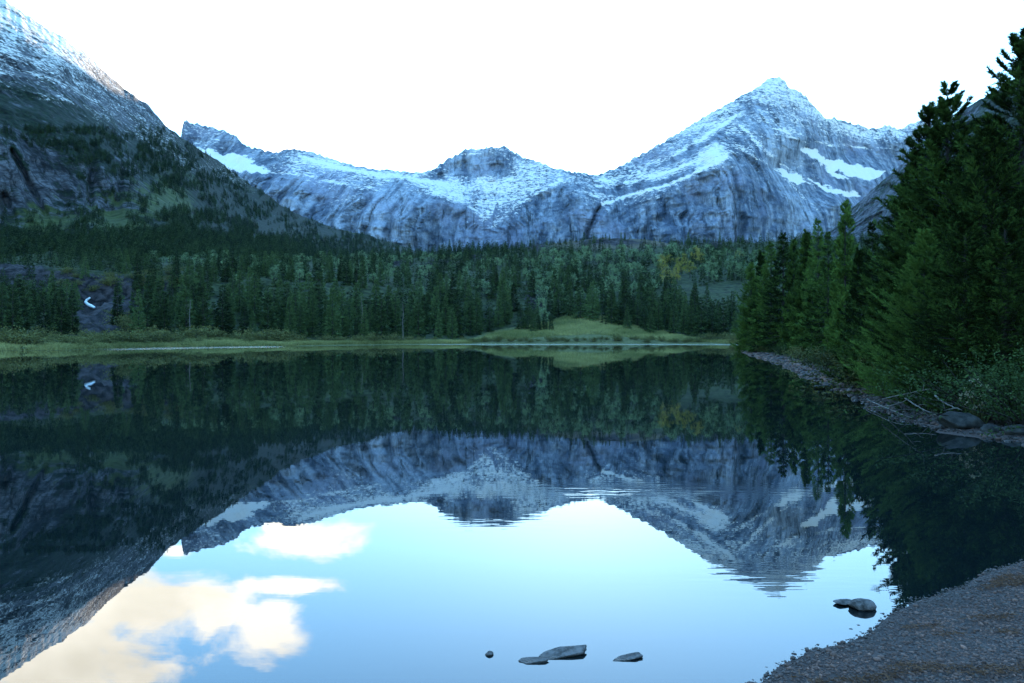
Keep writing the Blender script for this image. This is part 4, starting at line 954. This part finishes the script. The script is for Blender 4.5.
#@@NEAR
# ------------------------------------------------------------------ the near right bank: pines and spruces
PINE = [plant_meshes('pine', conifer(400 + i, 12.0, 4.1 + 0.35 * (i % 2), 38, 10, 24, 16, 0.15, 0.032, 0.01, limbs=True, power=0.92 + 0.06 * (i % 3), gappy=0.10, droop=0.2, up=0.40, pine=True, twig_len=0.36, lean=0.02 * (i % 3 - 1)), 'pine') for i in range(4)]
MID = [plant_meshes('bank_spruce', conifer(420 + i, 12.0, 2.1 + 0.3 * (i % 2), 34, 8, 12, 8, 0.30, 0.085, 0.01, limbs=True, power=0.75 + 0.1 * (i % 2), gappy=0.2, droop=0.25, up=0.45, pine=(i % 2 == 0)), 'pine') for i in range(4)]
def bank_h(x, y):
    z, dd = bank_z(np.array([float(x)]), np.array([float(y)])); return float(z[0]), float(dd[0])
NEAR_T = [  # px, top y, distance, mesh, label
    (1022, 36, 25, 'P0', 'tallest pine at the right frame edge with its pointed top against the sky'),
    (947, 88, 27, 'P1', 'ragged pine with upturned branches on the right bank, second tallest'),
    (924, 103, 29, 'P2', 'thin topped pine standing left behind the ragged second tallest pine'),
    (985, 128, 24, 'P3', 'bushy pine in the notch between the two tallest pines of the right bank'),
    (905, 172, 33, 'P0', 'dark pine leaning on the left side of the ragged pine'),
    (1003, 205, 20, 'P2', 'low spreading pine above the leafy shrub at the right edge'),
    (965, 215, 21, 'P1', 'low dense pine in front of the ragged tall pine'),
    (925, 232, 24, 'P3', 'short pine with low boughs over the driftwood'),
    (892, 232, 30, 'P2', 'short pine above the gravel strip right of the narrow spire'),
    (872, 222, 38, 'M1', 'bright green spruce right of the narrow dark spire'),
    (845, 203, 50, 'M2', 'narrow dark spruce spire standing clear of the bank trees'),
    (858, 250, 44, 'M0', 'stocky spruce at the foot of the narrow dark spire'),
    (828, 232, 62, 'M1', 'spruce just left of the narrow dark spire'),
    (818, 219, 70, 'M3', 'pointed spruce next left of the narrow spire group'),
    (806, 232, 76, 'M0', 'rounded spruce in the middle of the receding bank row'),
    (794, 240, 83, 'M2', 'slim spruce in the receding bank row'),
    (783, 233, 89, 'M1', 'spruce fourth from the far end of the receding bank row'),
    (771, 243, 96, 'M3', 'spruce third from the far end of the receding bank row'),
    (761, 252, 103, 'M0', 'spruce second from the far end of the receding bank row'),
    (751, 264, 109, 'M2', 'last spruce at the far end of the right bank'),
    (838, 275, 52, 'M3', 'small spruce low on the bank before the narrow dark spire'),
    (812, 290, 66, 'M2', 'small low spruce near the gravel strip'),
    (882, 290, 32, 'P1', 'small pine with drooping boughs beside the gravel strip'),
]
for px, ty, D, mk, lab in NEAR_T:
    x = (px - CX) / F * D; z, dd = bank_h(x, D)
    if dd < 0.6: z = max(z, 0.05)
    h = EYE + (HY - ty) / F * D - z + 0.1
    ms = (PINE if mk[0] == 'P' else MID)[int(mk[1])]
    wd = np.interp(h, [3, 12], [1.35, 1.0]) * (0.72 if 'narrow' in lab or 'slim' in lab else 1.0) * rng.uniform(0.92, 1.08)
    plant('pine_tree' if mk[0] == 'P' else 'spruce_tree', ms, (x, D, z - 0.1), rng.uniform(0, 6.28), (h / 12 * wd, h / 12 * wd, h / 12), lab, 'tree', None)
# the wood behind them on the rising bank
cnt = 0; tries = 0; placed = [((p - CX) / F * d_, d_) for p, _, d_, _, _ in NEAR_T]
while cnt < 95 and tries < 5000:
    tries += 1
    D = rng.uniform(14, 128); px = rng.uniform(750, 1420); x = (px - CX) / F * D; z, dd = bank_h(x, D)
    if dd < 3.5 or dd > 70 or any((x - a) ** 2 + (D - b) ** 2 < 2.6 ** 2 for a, b in placed): continue
    hmax = EYE + (HY - np.interp(px, [745, 800, 870, 905, 960, 1010, 1100], [290, 268, 245, 190, 170, 120, 30])) / F * D - z
    h = min(rng.uniform(7, 13.5), hmax)
    if h < 3.0: continue
    placed.append((x, D)); cnt += 1
    near = D < 34
    seen = 'at the back of the right bank behind the pines' if px > 880 else 'filling the back of the receding right bank row'
    ms = (PINE if near else MID)[rng.integers(4)]
    plant('pine_tree' if near else 'spruce_tree', ms, (x, D, z - 0.1), rng.uniform(0, 6.28), (h / 12 * rng.uniform(.95, 1.2),) * 2 + (h / 12,), f'dark {"pine" if near else "spruce"} {seen}', 'tree', f'{"pines" if near else "spruces"} {seen}')

# shrubs on the bank
SHRUB = [plant_meshes('shrub', bush(440 + i, 1.6, 1.2, 90, 60, 0.055, 0.7), 'shrub') for i in range(3)]
JUN = [plant_meshes('juniper', bush(450 + i, 1.2, 1.4, 80, 46, 0.10, 0.85), 'juniper') for i in range(2)]
SH = [(1012, 17.6, 2.05, 'S', 'large leafy green shrub at the right edge above the dark boulder'), (985, 18.6, 1.5, 'S', 'leafy shrub with pale seed heads behind the dark boulder'), (1045, 16.4, 1.8, 'S', 'leafy shrub cut by the right frame edge'),
      (955, 21.5, 1.3, 'S', 'dark leafy shrub left behind the dark boulder'), (930, 24.5, 1.3, 'S', 'dark shrub over the tangled driftwood'), (905, 27.5, 1.5, 'J', 'low juniper right of the rusty one above the driftwood'),
      (880, 30, 1.5, 'J', 'rusty green juniper sprawling over the upper gravel strip'), (862, 35.5, 1.6, 'J', 'yellow green juniper at the middle of the gravel strip'), (846, 40, 1.5, 'J', 'dark juniper beside the middle gravel strip'),
      (828, 47, 1.5, 'S', 'rounded shrub left of the junipers on the gravel strip'), (812, 57, 1.4, 'W', 'yellow bush beside the far gravel strip'), (800, 65, 1.3, 'W', 'pale yellow bush, second from the far end of the gravel strip'), (782, 78, 1.5, 'S', 'green shrub near the far end of the gravel strip'), (764, 95, 1.5, 'W', 'pale bush at the far end of the gravel strip')]
for px, D, h, k, lab in SH:
    x = (px - CX) / F * D; z, dd = bank_h(x, D)
    ms = {'S': SHRUB, 'J': JUN, 'W': WIL}[k][rng.integers(2)]
    b = {'S': 1.6, 'J': 1.2, 'W': 2.2}[k]; sc = h / b
    plant('juniper_bush' if k == 'J' else 'leafy_shrub', ms, (x, D, max(z, 0.05) - 0.05), rng.uniform(0, 6.28), (sc * 1.1, sc * 1.1, sc * 0.85), lab, 'bush', None, 'foliage', 'stem')
# pale seed heads of a yarrow-like plant
x0, y0 = (976 - CX) / F * 17.4, 17.4
r = np.random.default_rng(77); parts_s, parts_h = [], []
for i in range(26):
    a, rr = r.uniform(0, 6.28), r.uniform(0, 0.35); h = r.uniform(0.35, 1.0)
    b0 = np.array([rr * math.cos(a) * 0.4, rr * math.sin(a) * 0.4, -0.05]); tip = np.array([rr * math.cos(a), rr * math.sin(a), h])
    parts_s.append(tube(np.stack([b0, b0 * 0.5 + tip * 0.5 + [0.02, 0, 0.03], tip]), [0.006, 0.005, 0.003], 3))
    d = unit(r.normal(size=(12, 3)) + [0, 0, 0.4]); q = blades(np.repeat(tip[None], 12, 0) + r.normal(size=(12, 3)) * 0.012, d, np.full(12, 0.05), np.full(12, 0.03), r, True)
    parts_h.append((q.reshape(-1, 3), np.arange(48).reshape(-1, 4)))
z, dd = bank_h(x0, y0)
root = bpy.data.objects.new('flowering_plant', None); COL.objects.link(root); root.location = (x0, y0, max(z, 0.03))
tag(root, 'dry plant with pale cream seed heads in front of the leafy shrub', 'plant')
v, f = join(parts_s); link('stem', mesh_data('seed_stem', v, f, MAT['juniper'], {'tint': np.full(len(v), 0.5)}), root)
MAT['seed'] = plain_material('seed_heads', (0.17, 0.155, 0.10), (0.30, 0.27, 0.19), 20)
for v, f in parts_h: link('seed_head', mesh_data('seed_head', v, f, MAT['seed'], smooth=False), root)

# undergrowth hiding the bank's soil
n = 26000; ux = rng.uniform(0, 1, n); uD = 15 + 105 * ux ** 1.4; upx = rng.uniform(745, 1180, n); uX = (upx - CX) / F * uD
uz, ud = bank_z(uX, uD); k = (ud > 1.3) & (ud < 30)
G = grass_patch(k.sum(), np.stack([uX, uD, uz - 0.02], -1)[k], 0.18, 0.6, 0.05, 8)
stuff(link('undergrowth', mesh_data('undergrowth', G.reshape(-1, 3), np.arange(3 * k.sum()).reshape(-1, 3), MAT['shrub'], {'tint': np.repeat(rng.uniform(0, .8, k.sum()), 3)}, smooth=False)), 'dark green undergrowth under the bank trees', 'undergrowth')

# ------------------------------------------------------------------ stones
def ico(sub):
    import bmesh
    bm = bmesh.new(); bmesh.ops.create_icosphere(bm, subdivisions=sub, radius=1.0)
    V = np.array([v.co[:] for v in bm.verts]); Fc = np.array([[v.index for v in f.verts] for f in bm.faces]); bm.free(); return V, Fc
I1, I3, I4 = ico(1), ico(3), ico(4)
def rock_shape(seed, dims, cuts=7, rough=0.12, base=I4):
    r = np.random.default_rng(seed); V = base[0].copy()
    for i in range(cuts):
        nrm = unit(r.normal(size=3)); d = r.uniform(0.55, 0.92); s = V @ nrm; V = V - np.clip(s - d, 0, None)[:, None] * nrm
    V = V * (1 + rough * fbm(V[:, 0] * 1.5, V[:, 1] * 1.5, V[:, 2] * 1.5, seed, 4)[:, None] + 0.025 * fbm(V[:, 0] * 7, V[:, 1] * 7, V[:, 2] * 7, seed + 3, 3)[:, None])
    return V * np.array(dims) * 0.5, base[1]
M = NT('wet_stone')
tcn = M.n('ShaderNodeTexCoord'); n1 = M.noise(tcn.outputs['Object'], 14, 7, 0.7); n2 = M.noise(tcn.outputs['Object'], 60, 4, 0.7); 
c = M.mix(M.ramp(n1, 0.38, 0.62), (0.020, 0.017, 0.016), (0.135, 0.118, 0.115)); c = M.mix(M.ramp(n2, 0.55, 0.7, 0, 0.6), c, (0.05, 0.045, 0.045))
spz = M.n('ShaderNodeSeparateXYZ'); M.set(spz.inputs[0], M.n('ShaderNodeNewGeometry').outputs['Position'])
wet = M.ramp(M.math('ADD', spz.outputs[2], M.math('MULTIPLY', n1, 0.01)), 0.010, 0.022)
c = M.mix(wet, (0.020, 0.017, 0.016), c)
M.principled(c, M.ramp(wet, 0, 1, 0.25, 0.75), 0.4, M.bump(M.math('ADD', n1, M.math('MULTIPLY', n2, 0.5)), 0.9, 0.02)); MAT['wet'] = M.m
def slab_shape(seed, dims):
    r = np.random.default_rng(seed); V = I4[0].copy()
    for i in range(7):
        a = r.uniform(0, 6.28); nrm = unit(np.array([math.cos(a), math.sin(a), r.normal() * 0.12])); d = r.uniform(0.55, 0.85); s = V @ nrm; V = V - np.clip(s - d, 0, None)[:, None] * nrm
    for top, tl in ((0.20, 0.10), (-0.25, 0.0), (0.26, -0.25)):
        nrm = unit(np.array([tl, tl * 0.6, 1.0 if top > 0 else -1.0])); s = V @ nrm; V = V - np.clip(s - abs(top), 0, None)[:, None] * nrm
    V = V * np.array([1, 1, 2.6]); V = V + 0.05 * np.stack([fbm(V[:, 0] * 4, V[:, 1] * 4, V[:, 2] * 4, seed + k, 4) for k in range(3)], -1) * np.array([1, 1, 1.3])
    return V * np.array(dims) * 0.5, I4[1]
def put_rock(seed, px, py, dims, lab, rot=(0, 0, 0), dz=0.0, cuts=7, mat='wet', name='rock', rough=0.12, group=None):
    x, y = on_water(px, py); V, Fc = slab_shape(seed, dims) if 'slab' in lab[:24] or 'flat lone' in lab else rock_shape(seed, dims, cuts, rough)
    o = link(name, mesh_data(name, V, Fc, MAT[mat]), None, (x, y, dz)); o.rotation_euler = rot
    return tag(o, lab, 'stone', group)
put_rock(1, 862, 608, (0.19, 0.15, 0.10), 'rounded grey boulder in the shallows beside the gravel bar', dz=0.018, cuts=5, rough=0.08)
put_rock(2, 846, 603.5, (0.19, 0.12, 0.030), 'flat grey stone tipped against the rounded boulder in the shallows', (0.0, 0.06, 0.3), 0.012, 5)
put_rock(3, 563, 655, (0.43, 0.15, 0.026), 'largest flat slab in the shallows, its top sloping up to the right', (0.12, -0.10, 0.42), 0.012, 9)
put_rock(4, 533, 661, (0.23, 0.09, 0.020), 'thin slab touching the left end of the largest slab in the shallows', (0.05, -0.05, 0.1), 0.006, 8)
put_rock(5, 629, 658, (0.27, 0.10, 0.024), 'flat lone stone in the shallows right of the largest slab', (0.05, -0.06, 0.30), 0.007, 8)
put_rock(6, 489.5, 654.5, (0.055, 0.05, 0.034), 'tiny dark stone left of the slabs in the shallows', (0, 0, 0), 0.004, 4)
put_rock(7, 960, 430, (1.0, 0.7, 0.48), 'large dark boulder at the water edge under the leafy shrub', (0.05, 0.12, 0.2), 0.14, 9, 'stone', 'boulder')
put_rock(8, 1015, 436, (0.6, 0.5, 0.3), 'pale boulder at the right frame edge by the water', (0, -0.1, 0.5), 0.08, 8, 'stone', 'boulder')
put_rock(9, 990, 433, (0.45, 0.4, 0.3), 'small boulder between the large dark boulder and the frame edge', (0, 0, 0.9), 0.05, 7, 'stone', 'boulder')
put_rock(10, 826, 388.5, (1.1, 0.4, 0.22), 'long pale stone lying in the water off the gravel strip', (0, 0.03, 0.3), 0.04, 8, 'stone', 'boulder')

def pebbles(px, py, pz, size, seed, flat=0.55):
    r = np.random.default_rng(seed); n = len(px); B = I1[0]
    ax = size[:, None] * np.stack([r.uniform(0.7, 1.35, n), r.uniform(0.7, 1.2, n), r.uniform(flat * 0.7, flat * 1.4, n)], -1) * 0.5
    V = B[None] * ax[:, None] * (1 + r.normal(size=(n, len(B), 1)) * 0.10)
    t1, t2 = r.normal(size=n) * 0.35, r.uniform(0, 6.28, n)
    c, s_ = np.cos(t1)[:, None], np.sin(t1)[:, None]; V = np.stack([V[..., 0], V[..., 1] * c - V[..., 2] * s_, V[..., 1] * s_ + V[..., 2] * c], -1)
    c, s_ = np.cos(t2)[:, None], np.sin(t2)[:, None]; V = np.stack([V[..., 0] * c - V[..., 1] * s_, V[..., 0] * s_ + V[..., 1] * c, V[..., 2]], -1)
    V = V + np.stack([px, py, pz + ax[:, 2] * 0.45], -1)[:, None]
    Fc = (I1[1][None] + (np.arange(n) * len(B))[:, None, None]).reshape(-1, 3)
    return V.reshape(-1, 3), Fc, len(B)
M = NT('gravel_stones')
t = M.attr('tint'); w2 = M.attr('hue')
c = M.mix(t, (0.012, 0.008, 0.007), (0.31, 0.165, 0.125)); c = M.mix(M.ramp(w2, 0.70, 0.85, 0, 0.8), c, (0.115, 0.065, 0.052)); c = M.mix(M.ramp(w2, 0.22, 0.12, 0, 0.7), c, (0.075, 0.07, 0.068))
ng = M.noise(M.pos((1, 1, 1)), 90, 4, 0.7)
spz = M.n('ShaderNodeSeparateXYZ'); M.set(spz.inputs[0], M.n('ShaderNodeNewGeometry').outputs['Position'])
c = M.mix(M.ramp(ng, 0.3, 0.7, 0.0, 0.5), c, (0.03, 0.027, 0.028))
wet = M.ramp(spz.outputs[2], 0.004, 0.022); c = M.mix(wet, M.mix(0.62, c, (0.012, 0.010, 0.010)), c)
M.principled(c, M.ramp(wet, 0, 1, 0.3, 0.8), 0.35, M.bump(ng, 0.3, 0.003)); MAT['gravel'] = M.m
# foreground bar
n = 125000; gx = rng.uniform(0.8, 7.5, n); gy = rng.uniform(3.9, 8.6, n); gz, gd = bank_z(gx, gy)
k = (gd > -0.10) & ((gd > 0.05) | (rng.random(n) < 0.5)); gx, gy, gz, gd = gx[k], gy[k], gz[k], gd[k]
k2 = (gx / gy < 0.80) ; gx, gy, gz, gd = gx[k2], gy[k2], gz[k2], gd[k2]
size = np.clip(np.exp(rng.normal(np.log(0.0125), 0.42, len(gx))), 0.007, 0.055)
V, Fc, m = pebbles(gx, gy, gz, size, 21)
hue = np.clip(rng.random(len(gx)) * 0.8 + 0.18 * fbm(gx / 0.5, gy / 0.3, 0, 401, 3), 0, 1); ti = np.clip(0.20 + 0.30 * np.abs(rng.normal(size=len(gx))) * rng.choice([0.5, 1.0, 1.3], len(gx)) + 0.12 * fbm(gx / 0.6, gy / 0.4, 0, 403, 3), 0, 1)
stuff(link('gravel', mesh_data('gravel', V, Fc, MAT['gravel'], {'tint': np.repeat(ti, m), 'hue': np.repeat(hue, m)})), 'fine purple grey gravel of the bar in the near right corner', 'gravel')
# the strip along the right bank
n = 16000; u_ = rng.random(n); gy = 13 + 105 * u_ ** 1.6; k = np.interp(gy, *np.array(sorted([(on_water(a, b)[1], on_water(a, b)[0]) for a, b in SH_R[:12]])).T)
gx = k + rng.uniform(-0.6, 3.0, n) * np.interp(gy, [13, 40, 118], [0.6, 1.0, 1.6]); gz, gd = bank_z(gx, gy)
kk = (gd > -0.25) & (gd < np.interp(gy, [13, 22, 40, 118], [0.35, 0.6, 1.1, 1.7]) * (0.55 + 0.9 * rng.random(n))); gx, gy, gz, gd = gx[kk], gy[kk], gz[kk], gd[kk]
size = np.clip(np.exp(rng.normal(np.log(0.11), 0.5, len(gx))), 0.03, 0.45) * np.interp(gy, [13, 22, 40, 118], [0.45, 0.6, 1.0, 1.9])
V, Fc, m = pebbles(gx, gy, gz, size, 22)
stuff(link('shore_stones', mesh_data('shore_stones', V, Fc, MAT['gravel'], {'tint': np.repeat(np.clip(np.interp(gy, [13, 22, 30, 118], [-0.15, 0.0, 0.30, 0.42]) + 0.25 * rng.normal(size=len(gx)), 0, 1), m), 'hue': np.repeat(rng.random(len(gx)) * 0.45, m)})), 'pale grey stones strewn along the foot of the right bank', 'stones')
# dry needles and twigs in drifts on the gravel
n = 130000; gx = rng.uniform(1.0, 7.0, n); gy = rng.uniform(4.0, 8.4, n); gz, gd = bank_z(gx, gy)
drift = fbm(gx / 0.8, gy / 0.22, 0, 411, 4) + 0.5 * np.exp(-((gx - 3.95) / 0.5) ** 2 - ((gy - 6.35) / 0.16) ** 2) + 0.35 * np.exp(-((gx - 2.5) / 0.7) ** 2 - ((gy - 5.4) / 0.22) ** 2); k = (gd > 0.15) & (drift > 0.82) & (gx / gy < 0.8); gx, gy, gz = gx[k], gy[k], gz[k]
d = unit(np.stack([rng.normal(size=len(gx)), rng.normal(size=len(gx)), 0.25 * rng.normal(size=len(gx))], -1))
V = blades(np.stack([gx, gy, gz + 0.016 + 0.008 * rng.random(len(gx))], -1), d, rng.uniform(0.02, 0.06, len(gx)), np.full(len(gx), 0.006), rng)
MAT['litter'] = foliage_material('dry_needles', (0.075, 0.040, 0.026), (0.20, 0.105, 0.060))
stuff(link('needle_litter', mesh_data('needle_litter', V.reshape(-1, 3), np.arange(3 * len(gx)).reshape(-1, 3), MAT['litter'], {'tint': np.repeat(rng.random(len(gx)) * 0.9, 3)}, smooth=False)), 'rust brown dry needles drifted on the gravel bar', 'litter')

# ------------------------------------------------------------------ driftwood along the bank
def branch(pts, r0, lab, sub, name='driftwood_branch', seed=0):
    r0 = r0 * 0.65
    r = np.random.default_rng(seed); root = bpy.data.objects.new(name, None); COL.objects.link(root)
    P = np.array([to_world(*p) for p in pts]); base = P[0].copy(); root.location = base; P = P - base
    tq = np.linspace(0, 1, len(P)); tf = np.linspace(0, 1, len(P) * 4); Q = np.stack([np.interp(tf, tq, P[:, i]) for i in range(3)], -1)
    for _ in range(2): Q[1:-1] = (Q[:-2] + 2 * Q[1:-1] + Q[2:]) / 4
    Q = Q + r.normal(size=Q.shape) * r0 * 0.25
    v, f = tube(Q, np.linspace(r0, r0 * 0.3, len(Q)), 6); tag(root, lab, 'driftwood')
    link('stem', mesh_data('driftwood_stem', v, f, MAT['dead']), root)
    tw = []
    for i in range(sub):
        j = r.integers(2, len(Q) - 2); a = Q[j]; dirn = unit(unit(Q[j + 1] - Q[j - 1]) * 0.7 + r.normal(size=3) * [0.8, 0.4, 0.7]); L = r0 * r.uniform(8, 22)
        tw.append(tube(np.stack([a, a + dirn * L * 0.5 + r.normal(size=3) * L * 0.06, a + dirn * L + [0, 0, 0.06 * L]]), [r0 * 0.45, r0 * 0.3, r0 * 0.12], 4))
    for v, f in tw: link('twig', mesh_data('driftwood_twig', v, f, MAT['dead']), root)
branch([(905, 398, 20.2), (915, 405, 19.4), (926, 411, 18.7), (936, 415, 18.1)], 0.035, 'thick bare driftwood root sloping down to the boulder', 5, seed=1)
branch([(875, 407, 22.2), (890, 406, 20.7), (905, 401, 19.7), (915, 393, 19.3)], 0.030, 'curved pale driftwood branch lying low over the water', 6, seed=2)
branch([(866, 399, 23.6), (884, 407, 21.0), (900, 414, 19.4), (912, 418, 18.9)], 0.028, 'driftwood branch dipping into the lake at the bank', 6, seed=3)
branch([(935, 396, 18.0), (944, 403, 17.5), (956, 408, 17.0), (962, 410, 16.8)], 0.035, 'bare grey limb resting on the back of the boulder', 3, seed=4)
branch([(806, 379, 40.3), (816, 377.5, 39.5), (826, 377, 38.5)], 0.05, 'short pale log at the edge of the gravel strip', 1, seed=5)
branch([(915, 372, 24), (925, 358, 24), (931, 345, 24.3)], 0.03, 'forked dead branch standing up in the bank pines', 6, seed=6)
branch([(882, 399, 21.3), (900, 395, 19.9), (918, 391, 18.9), (930, 389, 18.3)], 0.022, 'thin bare branch tangled above the other driftwood', 8, seed=7)

# ------------------------------------------------------------------ the blue air of the valley
M = NT('valley_air'); pv = M.n('ShaderNodeVolumePrincipled')
pv.inputs['Color'].default_value = (0.42, 0.70, 1.0, 1); pv.inputs['Density'].default_value = HAZE; pv.inputs['Anisotropy'].default_value = 0.0
M.t.links.new(pv.outputs[0], M.out.inputs['Volume'])
g = 7400.0; zt = 2300.0
v = np.array([(x, y, z) for z in (-4.0, zt) for y in (-g, g) for x in (-g, g)])
f = np.array([[0, 2, 3, 1], [4, 5, 7, 6], [0, 1, 5, 4], [2, 6, 7, 3], [0, 4, 6, 2], [1, 3, 7, 5]])
if HAZE > 0: stuff(link('haze', mesh_data('haze', v, f, M.m, smooth=False)), 'thin blue air filling the valley between the lake and the range')
